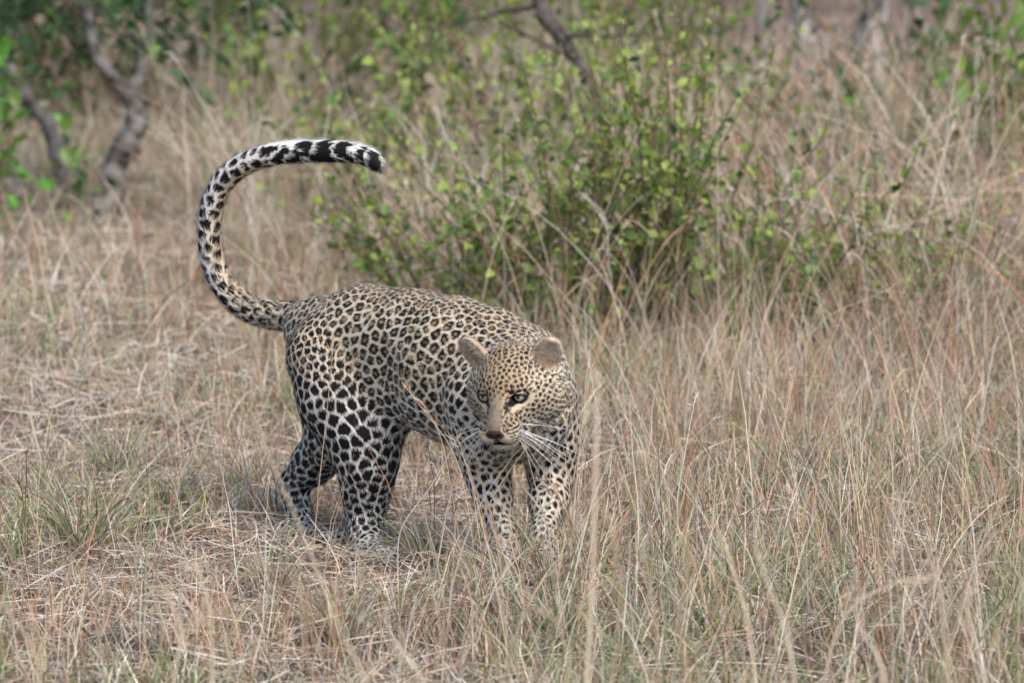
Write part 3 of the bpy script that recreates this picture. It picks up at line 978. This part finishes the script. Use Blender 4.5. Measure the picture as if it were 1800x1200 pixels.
def stem_kind(x, y, px, py):
    out = []
    for i in range(len(x)):
        p_ = .95 if px[i] > 1020 else .35
        if 440 < px[i] < 760 and py[i] > 900: p_ = .05
        if 760 <= px[i] < 1020 and py[i] > 960: p_ = .6
        out.append('stems' if rng.random() < p_ else None)
    return out
stp = lay(-2.3, 4.6, .42, stem_kind)
stp[3][:] *= np.where(proj(stp[0])[0] > 1020, 1.25, 1.0)[:, None]
tag(instancer('stemmy_grass', *stp), 'thin upright grass stems and loose blades above the short grass', 'grass', None, 'stuff')
pts = lay(4.0, 14.0, .62, mid_kind, 1.4, 2.0)
tag(instancer('low_grass', *pts), 'low grey green grass reaching back to the scrub and the gnarled trunk', 'grass', None, 'stuff')
pts = lay(3.0, 15.0, .55, far_kind, .8, 1.3)
px_, _ = proj(pts[0]); e_ = edge(px_)
pts[3][:] *= (np.clip(.55 + .5 * (pts[0][:, 1] - e_), .55, 1.0) * np.where(px_ > 1280, 1.3, 1.0))[:, None]
tag(instancer('tall_dry_grass', *pts), 'long arching dry straw grass in loose clumps behind the leopard', 'grass', None, 'stuff')
# ================================================================== WOODY PLANTS, STALKS, TUFTS
def tube(pts, rad, sides=6, cap=True):
    pts = np.asarray(pts, float); k = len(pts)
    tg = nrm(np.gradient(pts, axis=0))
    u = nrm(np.cross(tg, np.array([.3, .9, .1]))); v = np.cross(tg, u)
    a = np.arange(sides) * 2 * math.pi / sides
    V = pts[:, None, :] + np.asarray(rad)[:, None, None] * (u[:, None, :] * np.cos(a)[None, :, None] + v[:, None, :] * np.sin(a)[None, :, None])
    Q = []
    for i in range(k - 1):
        for j in range(sides):
            Q.append([i * sides + j, i * sides + (j + 1) % sides, (i + 1) * sides + (j + 1) % sides, (i + 1) * sides + j])
    return V.reshape(-1, 3), np.array(Q)
class Parts:
    def __init__(self): self.V, self.Q, self.n = [], [], 0
    def add(self, V, Q): self.V.append(V); self.Q.append(np.asarray(Q) + self.n); self.n += len(V)
    def mesh(self, name, colr=None):
        V = np.concatenate(self.V)
        return fast_mesh(name, V, quads=np.concatenate(self.Q), color=None if colr is None else np.tile(np.asarray(colr), (len(V), 1)))

M_bark = material('grey_bark', (.17, .155, .145), rough=.9, noise=(16.0, .2, 1.7), bump=.9, spec=.15)
M_bark_pale = material('pale_bark', (.36, .335, .33), rough=.9, noise=(16.0, .25, 1.5), bump=.8, spec=.15)
M_bark_dark = material('dark_bark', (.10, .085, .078), rough=.9, noise=(40.0, .4, 1.6), bump=.9, spec=.15)
M_twig = material('twig', (.20, .14, .095), rough=.8, noise=(60.0, .6, 1.3), spec=.15)
def leaf_mat(name, c): return material(name, c, rough=.45, noise=(20.0, .75, 1.25), spec=.35, translucent=.3)
M_leaf = [leaf_mat('leaf_green', (.15, .25, .055)), leaf_mat('leaf_fresh', (.30, .385, .08)), leaf_mat('leaf_dark', (.055, .115, .040)), leaf_mat('leaf_bright', (.12, .33, .05))]
def leaf_template(ratio):
    """A unit-long oval leaf, folded along its midrib and curled."""
    t = np.array([0, .18, .42, .70, .9, 1.0]); w = np.array([.02, .32, .5, .40, .18, .01]) * ratio
    z = .05 * np.sin(t * 3.0) - .12 * t * t
    V = []
    for a, b, c in zip(t, w, z): V += [[a, -b, c + .25 * b], [a, 0, c], [a, b, c + .25 * b]]
    Q = []
    for i in range(5):
        for j in (0, 1): Q.append([i * 3 + j, (i + 1) * 3 + j, (i + 1) * 3 + j + 1, i * 3 + j + 1])
    return np.array(V), np.array(Q)
LEAF_T = {r: leaf_template(r) for r in (.62, .8)}
LEAF_ME = {}
def leaf_mesh(ratio, mi):
    if (ratio, mi) not in LEAF_ME:
        V, Q = LEAF_T[ratio]; me = fast_mesh('leaf', V, quads=Q); me.materials.append(M_leaf[mi]); LEAF_ME[(ratio, mi)] = me
    return LEAF_ME[(ratio, mi)]

def put_leaves(root, leaves, ratio, nobj):
    """leaves: (pos, dir, size, material index). Those nearest the front of the plant become leaf objects, the rest one foliage part per colour."""
    if not leaves: return
    leaves = sorted(leaves, key=lambda l: l[0][1] - l[2] * 3)
    mats = []
    for p, d, sz, mi in leaves:
        d = nrm(d); up = nrm(np.array([0, 0, 1.0]) + .7 * rng.normal(size=3))
        y = nrm(np.cross(up, d)); z = np.cross(d, y)
        mats.append(np.stack([d * sz, y * sz, z * sz], 1))
    for (p, d, sz, mi), M in list(zip(leaves, mats))[:nobj]:
        o = bpy.data.objects.new('leaf', leaf_mesh(ratio, mi)); col.objects.link(o)
        m4 = Matrix([[*M[0], p[0]], [*M[1], p[1]], [*M[2], p[2]], [0, 0, 0, 1]])
        o.parent = root; o.matrix_parent_inverse = Matrix.Translation(root.location).inverted(); o.matrix_basis = m4
    rest = list(zip(leaves, mats))[nobj:]
    V0, Q0 = LEAF_T[ratio]
    for mi in range(len(M_leaf)):
        sel = [(l[0], M) for l, M in rest if l[3] == mi]
        if len(sel) < 1: continue
        V = np.concatenate([V0 @ M.T + p for p, M in sel])
        Q = (Q0[None] + (np.arange(len(sel)) * len(V0))[:, None, None]).reshape(-1, 4)
        f = link('foliage', fast_mesh('foliage', V, quads=Q), root, M_leaf[mi]); f['kind'] = 'stuff'

def branch_leaves(path, out, lsz, weights, gap=.03, t0=.25, spread=1.0):
    L = np.linalg.norm(np.diff(path, axis=0), axis=1).sum(); n = max(2, int(L * (1 - t0) / gap))
    for t in np.linspace(t0, 1, n):
        f = t * (len(path) - 1); i = min(int(f), len(path) - 2); p = path[i] + (path[i + 1] - path[i]) * (f - i)
        d = nrm(path[i + 1] - path[i]) * .5 + spread * nrm(rng.normal(size=3)) * .8 + np.array([0, 0, .15])
        mi = rng.choice(4, p=weights)
        if mi == 0 and t > .85 and weights[1] > .1: mi = 1
        out.append((p + .004 * rng.normal(size=3), d, lsz * rng.uniform(.45, 1.4) * (1 - .25 * (t > .9)), mi))

def shrub(px, Y, h, spread, nst, lsz, weights, label, ratio=.62, nobj=110, gap=.03, name='leafy_shrub', lean=(0, 0), twigs=3, group=None, t0=.15):
    bx = P(px, 600, Y)[0]; bz = float(ground_z(np.array([bx]), np.array([Y]))[0])
    root = empty(name, (bx, Y, bz))
    tag(root, label, 'shrub', group)
    leaves = []
    for s in range(nst):
        a = rng.uniform(0, 6.28); r = spread * math.sqrt(rng.random())
        hh = h * rng.uniform(.55, 1.1)
        b = np.array([bx, Y, bz]) + np.array([math.cos(a), math.sin(a), 0]) * r * .35
        t = np.linspace(0, 1, 7)[:, None]
        top = np.array([math.cos(a) * r + lean[0] * hh, math.sin(a) * r + lean[1] * hh, hh])
        path = b + t * top * np.array([1, 1, 1]) + np.array([math.cos(a), math.sin(a), 0]) * r * .3 * t ** 2 + .012 * rng.normal(size=(7, 3)) * t
        V, Q = tube(path, np.linspace(.0055, .0015, 7) * (h / .7) ** .5, 5)
        st = Parts(); st.add(V, Q)
        branch_leaves(path, leaves, lsz, weights, gap * rng.choice([.7, 1.0, 1.0, 2.5]), t0)
        for _ in range(twigs):
            f = rng.uniform(.25, .85); i = int(f * 6); p0 = path[i]
            d = nrm(rng.normal(size=3) * np.array([1, 1, .5]) + np.array([0, 0, .9])); Lt = h * rng.uniform(.15, .35)
            tp = p0 + np.linspace(0, 1, 5)[:, None] * d * Lt + .006 * rng.normal(size=(5, 3)) * np.linspace(0, 1, 5)[:, None]
            V, Q = tube(tp, np.linspace(.0022, .0009, 5), 4); st.add(V, Q)
            branch_leaves(tp, leaves, lsz, weights, gap, .15)
        link('stem', st.mesh('stem'), root, M_twig)
    put_leaves(root, leaves, ratio, nobj)
    return root

GG = [.54, .36, .10, .0]; DK = [.20, .0, .80, .0]; BR = [.4, .1, .1, .4]; FR = [.40, .53, .07, 0]
shrub(800, 4.5, .50, .36, 18, .032, GG, 'low leafy green shrub just behind the arch of the leopard tail', gap=.022)
shrub(915, 4.2, .62, .30, 18, .033, FR, 'green shrub of upright leafy shoots directly behind the leopard back', gap=.022)
shrub(1050, 4.1, .76, .38, 26, .032, GG, 'tall leafy green shrub standing behind the leopard shoulders', gap=.022, nobj=160)
shrub(1190, 4.3, .92, .36, 24, .032, FR, 'tallest yellow green shrub, mixed with dry stems, behind the leopard ear', gap=.022, nobj=160)
shrub(1320, 4.2, .56, .38, 20, .029, GG, 'low small leaved green shrub at the foot of the tallest yellow green shrub', gap=.024)
shrub(1450, 4.3, .50, .40, 22, .030, GG, 'low spreading green shrub in the dry grass before the grey stems', gap=.024)
shrub(1580, 4.2, .48, .36, 18, .030, FR, 'sparse low shrub with fresh leaves in reddish dry grass', gap=.026)
shrub(1630, 7.4, .62, .50, 28, .048, DK, 'dark green broad leaved shrub right of the grey stems', gap=.035)
shrub(1775, 6.6, 1.0, .25, 16, .060, [.75, .15, .10, 0], 'shrub with large hanging green leaves at the edge of the scrub', gap=.045)
shrub(1765, 4.4, .36, .18, 9, .028, FR, 'small bright leaved shrublet beside the dark piece of wood')
shrub(690, 7.8, .80, .45, 16, .038, GG, 'loose green shrub some way behind the curled tip of the tail', nobj=90, gap=.028)
shrub(830, 7.0, .90, .45, 18, .036, [.5, .3, .2, 0], 'leafy green shrub rising behind the low one by the tail', nobj=100, gap=.028)
shrub(1000, 8.2, 1.2, .50, 20, .038, [.5, .35, .15, 0], 'tall green shrub far back beside the leaning dark stem', nobj=100, gap=.028)
shrub(1230, 8.4, 1.25, .40, 16, .038, [.4, .5, .1, 0], 'yellow green shrub far back left of the grey stems', nobj=100, gap=.028)
shrub(1400, 7.6, .42, .40, 20, .038, GG, 'green shrub in front of the thick grey stem', nobj=80, gap=.03)
shrub(1500, 8.6, .5, .5, 20, .044, DK, 'dark leafy shrub growing round the feet of the grey stems', nobj=80, gap=.035)
shrub(1720, 9.6, .85, .5, 22, .055, DK, 'dark broad leaved shrub behind the large hanging leaves', nobj=80, gap=.04)
shrub(-28, 7.8, .66, .10, 9, .060, BR, 'bright green broad leaved plant left of the gnarled trunk', gap=.03, nobj=90, t0=.5, name='broad_leaved_plant')
shrub(128, 7.7, .46, .06, 3, .055, BR, 'small bright green plant at the foot of the gnarled trunk', gap=.03, nobj=60, t0=.5, name='broad_leaved_plant')
shrub(400, 11.6, 1.4, .9, 18, .06, DK, 'dark green shrub in the shade right of the gnarled trunk', nobj=60, gap=.035)
shrub(560, 11.0, 1.1, .6, 22, .055, [.6, .2, .2, 0], 'green shrub standing far back between the dark and the tall ones', nobj=60, gap=.04)
shrub(-60, 11.0, 1.6, .9, 22, .06, DK, 'dark green bush in the shade left of the gnarled trunk', nobj=60, gap=.035)
shrub(170, 11.8, 1.5, .9, 20, .06, DK, 'dark green bush in the shade behind the gnarled trunk', nobj=60, gap=.035)
shrub(860, 12.5, 1.3, .8, 24, .06, GG, 'green bush furthest back behind the tall leafy shrubs', nobj=50, gap=.045)

def wpath(pix, Y):
    """Pixels (px, py, radius px, dY) of a woody stem standing at depth Y."""
    return np.array([P(a, b, Y + d) for a, b, r, d in pix]), np.array([r for a, b, r, d in pix]) * S * (Y + 14) / 14
def smooth_path(p, r, n=5):
    q = spline(np.column_stack([p, r]), n); return q[:, :3], q[:, 3]
def gnarl(p, r, amp):
    k = len(p); t = np.linspace(0, 1, k)
    return p + amp * rng.normal(size=(k, 3)) * (r[:, None]), r * (1 + .14 * rng.normal(size=k))
def woody(pix, Y, name, parent, mat, sides=9, amp=.18):
    p, r = wpath(pix, Y); p, r = smooth_path(p, r); p, r = gnarl(p, r, amp)
    V, Q = tube(p, r, sides)
    return link(name, fast_mesh(name, V, quads=Q), parent, mat), p

# gnarled forked tree on the left
tb = P(190, 372, 8.4); tree = empty('gnarled_tree', (tb[0], tb[1], 0.0))
tag(tree, 'small gnarled tree with a forked grey trunk and dark leaves', 'tree')
woody([(172, 402, 30, 0), (192, 345, 24, 0), (203, 300, 21, 0), (220, 250, 20, 0), (240, 212, 19, 0), (240, 185, 17, 0)], 8.4, 'trunk', tree, M_bark)
tree_leaves = []
for pix in ([(239, 196, 17, 0), (222, 165, 14, -.03), (190, 125, 13, -.08), (162, 80, 11, -.12), (150, 20, 10, -.15), (120, -80, 8, -.2), (60, -170, 6, -.3)],
            [(240, 192, 16, 0), (241, 150, 13, .05), (249, 95, 12, .08), (262, 40, 11, .1), (272, -30, 9, .1), (310, -120, 7, .0), (360, -200, 5, -.1)]):
    _, p = woody(pix, 8.4, 'branch', tree, M_bark, 8)
    for f in np.linspace(.66, 1, 10):
        b = p[int(f * (len(p) - 1))]
        for _ in range(3):
            d = nrm(rng.normal(size=3) * np.array([1.3, .8, .5]) + np.array([0, .5, .25])); L = rng.uniform(.25, .6)
            tp = b + np.linspace(0, 1, 6)[:, None] * d * L + np.array([0, 0, -.18]) * (np.linspace(0, 1, 6) ** 2)[:, None]
            V, Q = tube(tp, np.linspace(.005, .0015, 6), 4); link('twig', fast_mesh('twig', V, quads=Q), tree, M_bark_dark)
            branch_leaves(tp, tree_leaves, .05, [.12, .0, .88, 0], .022, .2)
put_leaves(tree, tree_leaves, .62, 120)
# leaning stem beside it
tb = P(80, 330, 9.2); t2 = empty('leaning_tree', (tb[0], tb[1], 0.0)); tag(t2, 'thin grey tree leaning away from the gnarled forked trunk', 'tree')
woody([(120, 345, 15, 0), (85, 230, 14, 0), (55, 185, 13, 0), (18, 130, 12, 0), (-30, 50, 10, 0), (-70, -60, 8, 0)], 9.2, 'trunk', t2, M_bark, 8)
lv = []
for _ in range(26):
    b = P(rng.uniform(-90, 40), rng.uniform(-110, 60), 9.2 + rng.normal(0, .2))
    d = nrm(rng.normal(size=3)); tp = b + np.linspace(0, 1, 5)[:, None] * d * .4
    branch_leaves(tp, lv, .05, [.4, 0, .6, 0], .025, .0)
    V, Q = tube(tp, np.linspace(.004, .0015, 5), 4); link('twig', fast_mesh('twig', V, quads=Q), t2, M_bark_dark)
put_leaves(t2, lv, .62, 60)
# grey stems at the back right
for pix, Y, lab_, mt in (
    ([(1352, 330, 13, 0), (1345, 220, 12, 0), (1338, 120, 11, 0), (1342, 0, 10, 0), (1336, -120, 9, 0)], 10.2, 'straight pale grey sapling stem left of the thick grey stem', M_bark_pale),
    ([(1452, 320, 24, 0), (1440, 230, 21, 0), (1424, 130, 19, 0), (1408, 50, 18, 0), (1416, -100, 15, 0)], 10.4, 'thick pale grey sapling stem at the back of the scrub', M_bark_pale),
    ([(1440, 300, 12, 0), (1462, 200, 11, 0), (1492, 120, 10, 0), (1520, 40, 9, 0), (1560, -100, 7, 0)], 10.0, 'thin grey stem leaning right behind the scrub', M_bark),
    ([(1545, 330, 12, 0), (1543, 200, 11, 0), (1540, 90, 10, 0), (1552, 0, 9, 0), (1545, -100, 8, 0)], 11.0, 'thin upright grey stem right of the leaning grey one', M_bark_pale),
    ([(1050, 190, 9, 0), (1018, 120, 12, 0), (985, 66, 13, 0), (950, 8, 15, 0), (925, -80, 14, 0)], 7.4, 'dark brown woody stem leaning over the green shrubs', M_bark_dark)):
    g0 = P(pix[0][0], pix[0][1], Y)
    rt = empty('sapling', (g0[0], Y, 0.0)); tag(rt, lab_, 'sapling')
    pix = [(pix[0][0] + (pix[0][0] - pix[1][0]) * .5, 600 + F_PX * math.tan(math.atan(CAM_Z / (Y + 14)) - PITCH) + 4, pix[0][2] * 1.1, 0)] + pix
    _, p = woody(pix, Y, 'stem', rt, mt, 8, .14)
    for f in (.45, .62, .8):
        b = p[int(f * (len(p) - 1))]; d = nrm(rng.normal(size=3) * np.array([1, 1, .3]) + np.array([0, 0, .8]))
        tp = b + np.linspace(0, 1, 6)[:, None] * d * .45 + .015 * rng.normal(size=(6, 3)) * np.linspace(0, 1, 6)[:, None]
        V, Q = tube(tp, np.linspace(.009, .002, 6), 5); link('twig', fast_mesh('twig', V, quads=Q), rt, mt)

# pieces of wood
def wood_piece(pix, Y, label):
    p, r = wpath(pix, Y); p, r = smooth_path(p, r, 6); p, r = gnarl(p, r, .35)
    V, Q = tube(p, r, 10)
    V = V + .006 * np.stack([vnoise(V, 60, 5), vnoise(V, 60, 6), vnoise(V, 60, 7)], 1)
    base = p.mean(0); rt = empty('dead_wood', (base[0], base[1], base[2] - r.mean()))
    tag(rt, label, 'dead wood')
    link('log', fast_mesh('log', V, quads=Q), rt, M_bark_dark)
    for e in (0, -1):
        b = p[e]; d = nrm(rng.normal(size=3) + np.array([0, -.5, .6]))
        tp = b + np.linspace(0, 1, 5)[:, None] * d * .07
        V, Q = tube(tp, np.linspace(r[e] * .5, .002, 5), 6); link('stub', fast_mesh('stub', V, quads=Q), rt, M_bark_dark)
wood_piece([(165, 1128, 8, 0), (210, 1132, 15, .03), (262, 1144, 20, 0), (305, 1156, 17, -.02), (362, 1170, 7, -.03)], -1.42, 'dark weathered piece of wood lying in the matted foreground grass')
wood_piece([(1700, 545, 6, 0), (1722, 536, 14, 0), (1752, 527, 11, 0), (1785, 520, 6, 0)], 4.9, 'dark piece of dead wood lying in the reddish scrub grass')

# ------------------------------------------------------------------ single tall stalks
M_stalk = material('dry_stalk', attr='col', rough=.6, spec=.25)
def stalk(path, r0, colr, leaves=2, head='plume', label=None, group=None):
    path = np.asarray(path, float); base = path[0]
    root = empty('grass_stalk', tuple(base)); tag(root, label, 'grass stalk', group)
    k = len(path)
    V, Q = tube(path, np.linspace(r0, r0 * .45, k), 5)
    link('stem', fast_mesh('stem', V, quads=Q, color=np.tile(np.clip(colr, 0, .9), (len(V), 1))), root, M_stalk)
    for _ in range(leaves):
        i = rng.integers(k // 5, max(k // 5 + 1, int(k * .8))); a = rng.uniform(0, 6.28)
        st = Strips(); L = rng.uniform(.06, .16); m = 7
        st.add(arc(path[i], a, L, rng.uniform(.2, .8), rng.uniform(.4, 1.9), m, .04), taper(rng.uniform(.002, .0034), m), np.asarray(colr) * rng.uniform(.8, 1.1))
        link('leaf', st.mesh('leaf'), root, M_grass)
    if head:
        st = Strips(); tip = path[-1]; tg = nrm(path[-1] - path[-3])
        for j in range(14 if head == 'plume' else 7):
            b = tip - tg * rng.uniform(0, .05 if head == 'plume' else .02)
            d = nrm(tg + .55 * rng.normal(size=3)); L = rng.uniform(.010, .028)
            st.add(np.stack([b + d * L * t for t in (0, .5, 1)]), np.array([.0006, .0022, .0005]), np.asarray(colr) * rng.uniform(.75, 1.15))
        link('seed_head', st.mesh('seed_head'), root, M_stalk)
def pixel_path(pts, Y, dy=0.0, k=12):
    """Path through photograph pixels, root first, rooted on the ground at depth Y."""
    pts = [list(p) for p in pts]
    gpy = 600 + F_PX * math.tan(math.atan(CAM_Z / (Y + 14)) - PITCH) + 4
    if pts[0][1] < gpy - 12: pts.insert(0, [pts[0][0] + (pts[0][0] - pts[1][0]) * .3, gpy])
    else: pts[0][1] = gpy
    q = spline(np.array(pts, float), 6)
    t = np.linspace(0, 1, len(q))
    return np.array([P(a, b, Y + dy * tt) for (a, b), tt in zip(q, t)])
G1 = ('tall thin dry grass stalk standing up out of the short grass', 'tall grass stalks near the leopard')
G2 = ('long dry grass stalk leaning among the far scrub and long grass', 'grass stalks in the scrub')
G3 = ('pale thick grass stalk rising from the grass well in front of the leopard', 'grass stalks in the foreground')
SC = lambda: pick([STRAW, STRAW, RED, GREY][rng.integers(4)] * 1.0)
near_list = [
    ([(548, 1003), (560, 860), (575, 720), (587, 596)], -.15), ([(838, 1010), (820, 880), (792, 786), (716, 684)], -.50),
    ([(812, 1008), (800, 900), (775, 770), (742, 706)], -.46), ([(205, 795), (120, 690), (60, 600), (4, 506)], 1.75),
    ([(462, 840), (440, 760), (420, 690), (406, 622)], 1.3), ([(400, 800), (396, 690), (397, 622), (330, 602)], 1.6),
    ([(1000, 1010), (1010, 880), (1022, 760), (1040, 640)], -.42), ([(1042, 1015), (1050, 880), (1068, 730), (1085, 600)], -.35),
    ([(1525, 700), (1545, 600), (1580, 460), (1608, 368)], 2.95), ([(1330, 800), (1385, 690), (1440, 570), (1545, 516)], 1.75),
    ([(1335, 805), (1400, 690), (1445, 610), (1470, 572)], 1.72), ([(1315, 790), (1308, 700), (1300, 650), (1296, 600)], 1.85),
    ([(1600, 870), (1592, 760), (1575, 640), (1630, 560)], 1.0), ([(1530, 720), (1570, 680), (1610, 640), (1640, 560)], 2.6),
    ([(880, 1120), (905, 1060), (940, 950), (975, 860)], -1.05), ([(1480, 1130), (1500, 980), (1440, 860), (1405, 800)], -1.1),
    ([(1625, 1050), (1640, 920), (1625, 830), (1605, 780)], -.6), ([(1760, 1040), (1770, 900), (1740, 800), (1760, 700)], -.5),
    ([(230, 1040), (245, 960), (232, 880), (222, 850)], -.5), ([(330, 1030), (322, 940), (308, 860), (296, 830)], -.42),
    ([(395, 1010), (390, 930), (392, 850), (396, 780)], -.2), ([(700, 1010), (705, 930), (760, 850), (810, 760)], -.35),
    ([(960, 1060), (968, 960), (940, 850), (922, 780)], -.62), ([(1130, 1000), (1150, 880), (1190, 800), (1260, 730)], -.2),
    ([(1210, 1000), (1190, 900), (1205, 790), (1222, 700)], -.1), ([(1385, 960), (1400, 860), (1380, 740), (1395, 640)], .1)]
OWN = {0: 'straight thin grass stalk standing in front of the leopard hind leg', 1: 'bent dry grass stalk crossing in front of the leopard near foreleg and belly',
       3: 'long pale grass stalk leaning outward, alone left of the leopard tail', 8: 'tallest thin grass stalk rising before the low shrubs with fresh leaves'}
for i_, (pts, Y) in enumerate(near_list):
    stalk(pixel_path(pts, Y, rng.uniform(-.06, .06)), rng.uniform(.0011, .0018), SC() * 1.1, int(rng.integers(1, 4)), rng.choice(['plume', 'few']), OWN.get(i_, G1[0]), G1[1])
far_list = [([(380, 400), (345, 300), (300, 200), (246, 40)], 7.9), ([(600, 330), (500, 210), (410, 110), (300, 25)], 8.6),
            ([(630, 280), (590, 180), (545, 90), (478, 5)], 8.8), ([(470, 400), (440, 300), (420, 250), (408, 225)], 6.8),
            ([(590, 510), (598, 440), (605, 370), (622, 300)], 4.6), ([(655, 520), (680, 430), (700, 370), (720, 310)], 4.4),
            ([(760, 520), (725, 440), (700, 390), (680, 355)], 4.2), ([(1075, 380), (1040, 270), (1010, 170), (985, 80)], 5.5),
            ([(1080, 560), (1070, 460), (1062, 380), (1020, 340)], 3.9), ([(1135, 620), (1128, 500), (1140, 420), (1155, 380)], 3.6),
            ([(1730, 400), (1720, 300), (1700, 150), (1672, 10)], 6.8), ([(1740, 380), (1640, 290), (1560, 190), (1460, 115)], 7.2),
            ([(1770, 370), (1740, 280), (1680, 215), (1550, 200)], 6.9), ([(1070, 330), (1060, 200), (1075, 100), (1082, -20)], 6.0),
            ([(1210, 330), (1180, 230), (1175, 120), (1150, 20)], 6.0), ([(985, 560), (960, 450), (930, 360), (905, 345)], 3.8)]
for pts, Y in far_list:
    stalk(pixel_path(pts, Y, rng.uniform(-.1, .1)), rng.uniform(.0016, .0026), SC() * 1.05, int(rng.integers(0, 3)), 'plume', *G2)
front_list = [([(655, 1260), (590, 1090), (525, 920), (442, 735)], -3.0), ([(1030, 1260), (1040, 1050), (1046, 850), (1052, 640)], -3.6),
              ([(1330, 1260), (1320, 1130), (1295, 1020), (1262, 930)], -2.8), ([(1400, 1260), (1385, 1130), (1352, 1030), (1325, 960)], -3.1),
              ([(1670, 1260), (1660, 1120), (1650, 1030), (1632, 960)], -3.2), ([(372, 1260), (372, 1150), (366, 1060), (340, 985)], -3.0),
              ([(1072, 1260), (1085, 1120), (1092, 1000), (1060, 890)], -3.3), ([(985, 1260), (1000, 1170), (985, 1110), (955, 1060)], -3.0),
              ([(1440, 1260), (1480, 1090), (1560, 1030), (1640, 1010)], -2.6), ([(60, 1260), (70, 1180), (40, 1110), (10, 1070)], -3.0),
              ([(1160, 1260), (1150, 1080), (1120, 930), (1128, 800)], -3.4), ([(560, 1260), (540, 1150), (535, 1080), (520, 1010)], -2.9),
              ([(1735, 1260), (1720, 1150), (1700, 1080), (1716, 1010)], -3.0), ([(1560, 1260), (1545, 1160), (1510, 1100), (1500, 1040)], -3.2),
              ([(300, 1260), (310, 1170), (320, 1110), (290, 1040)], -2.7), ([(900, 1260), (890, 1190), (905, 1120), (930, 1060)], -2.8),
              ([(1215, 1260), (1195, 1100), (1210, 980), (1190, 880)], -3.3), ([(760, 1260), (735, 1180), (690, 1120), (675, 1060)], -2.7)]
for pts, Y in front_list:
    stalk(pixel_path(pts, Y - 1.0, rng.uniform(-.1, .1)), rng.uniform(.0022, .0036), pick(STRAW), int(rng.integers(1, 3)), 'plume', *G3)
def rand_stalk(x, y, L, lean, bend, r0, G, head=None):
    z = float(ground_z(np.array([x]), np.array([y]))[0])
    stalk(arc((x, y, z), rng.uniform(0, 6.28), L, lean, bend, 12, .015), r0, SC() * 1.05, int(rng.integers(0, 3)), rng.choice(['plume', 'few']) if head is None else head, *G)
for _ in range(80):
    y = rng.uniform(-1.8, 3.0); x = rng.uniform(-1, 1) * ((y + 14) * 900 / F_PX + .3)
    px_, py_ = proj(np.array([[x, y, 0]]))
    if 480 < px_[0] < 1020 and y < 0.6: continue
    rand_stalk(x, y, rng.uniform(.12, .34), rng.uniform(.05, .6), rng.uniform(.0, 1.0), rng.uniform(.0009, .0015), G1)
for _ in range(60):
    y = rng.uniform(3.3, 4.2); x = rng.uniform(-.15, .95) * ((y + 14) * 900 / F_PX)
    rand_stalk(x, y, rng.uniform(.35, .85), rng.uniform(.05, .55), rng.uniform(.1, .9), rng.uniform(.0013, .0020), G2)
for _ in range(110):
    y = rng.uniform(4.2, 7.5); x = rng.uniform(-.5, 1) * ((y + 14) * 900 / F_PX + .2)
    rand_stalk(x, y, rng.uniform(.45, .95), rng.uniform(.05, .5), rng.uniform(.1, .9), rng.uniform(.0014, .0022), G2)

# ------------------------------------------------------------------ separate tussocks
tus = [(150, 975, .15), (70, 915, .12), (290, 905, .12), (430, 880, .10), (755, 1000, .10), (1495, 955, .15), (1735, 930, .14), (1185, 930, .12),
       (1630, 850, .12), (985, 1120, .10), (600, 1130, .10), (1310, 1060, .12), (1080, 1010, .10), (480, 1050, .08), (860, 1060, .09), (1420, 860, .12), (700, 1100, .09), (200, 850, .12),
       (835, 1012, .10), (905, 1024, .11), (972, 1040, .12), (1020, 1018, .12)]
for px_, py_, R_ in tus:
    ang = PITCH + math.atan((py_ - 600) / F_PX); y = CAM_Z / math.tan(ang) - 14; x = P(px_, py_, y)[0]
    z = float(ground_z(np.array([x]), np.array([y]))[0])
    st = Strips(); gp = rng.uniform(.2, .5)
    for _ in range(150):
        r = R_ * .32 * math.sqrt(rng.random()); a = rng.uniform(0, 6.28)
        c = pick(GREEN if rng.random() < gp else [STRAW, GREY, RED][rng.choice(3, p=[.45, .4, .15])])
        m = 8
        st.add(arc((r * math.cos(a), r * math.sin(a), 0), a + rng.normal(0, .7), rng.uniform(.7, 1.9) * R_, rng.uniform(.05, .8), rng.uniform(.3, 2.0), m, .05),
               taper(rng.uniform(.0018, .0036), m), c * .96, tipc=c * 1.03)  # blade colour darkens a little toward the root, as painted shade
    o = link('grass_tussock', st.mesh('grass_tussock'), None, M_grass); o.location = (x, y, z)
    tag(o, 'rounded tussock of arching green and straw grass blades in the short sward', 'grass tussock', 'tussocks in the short grass')
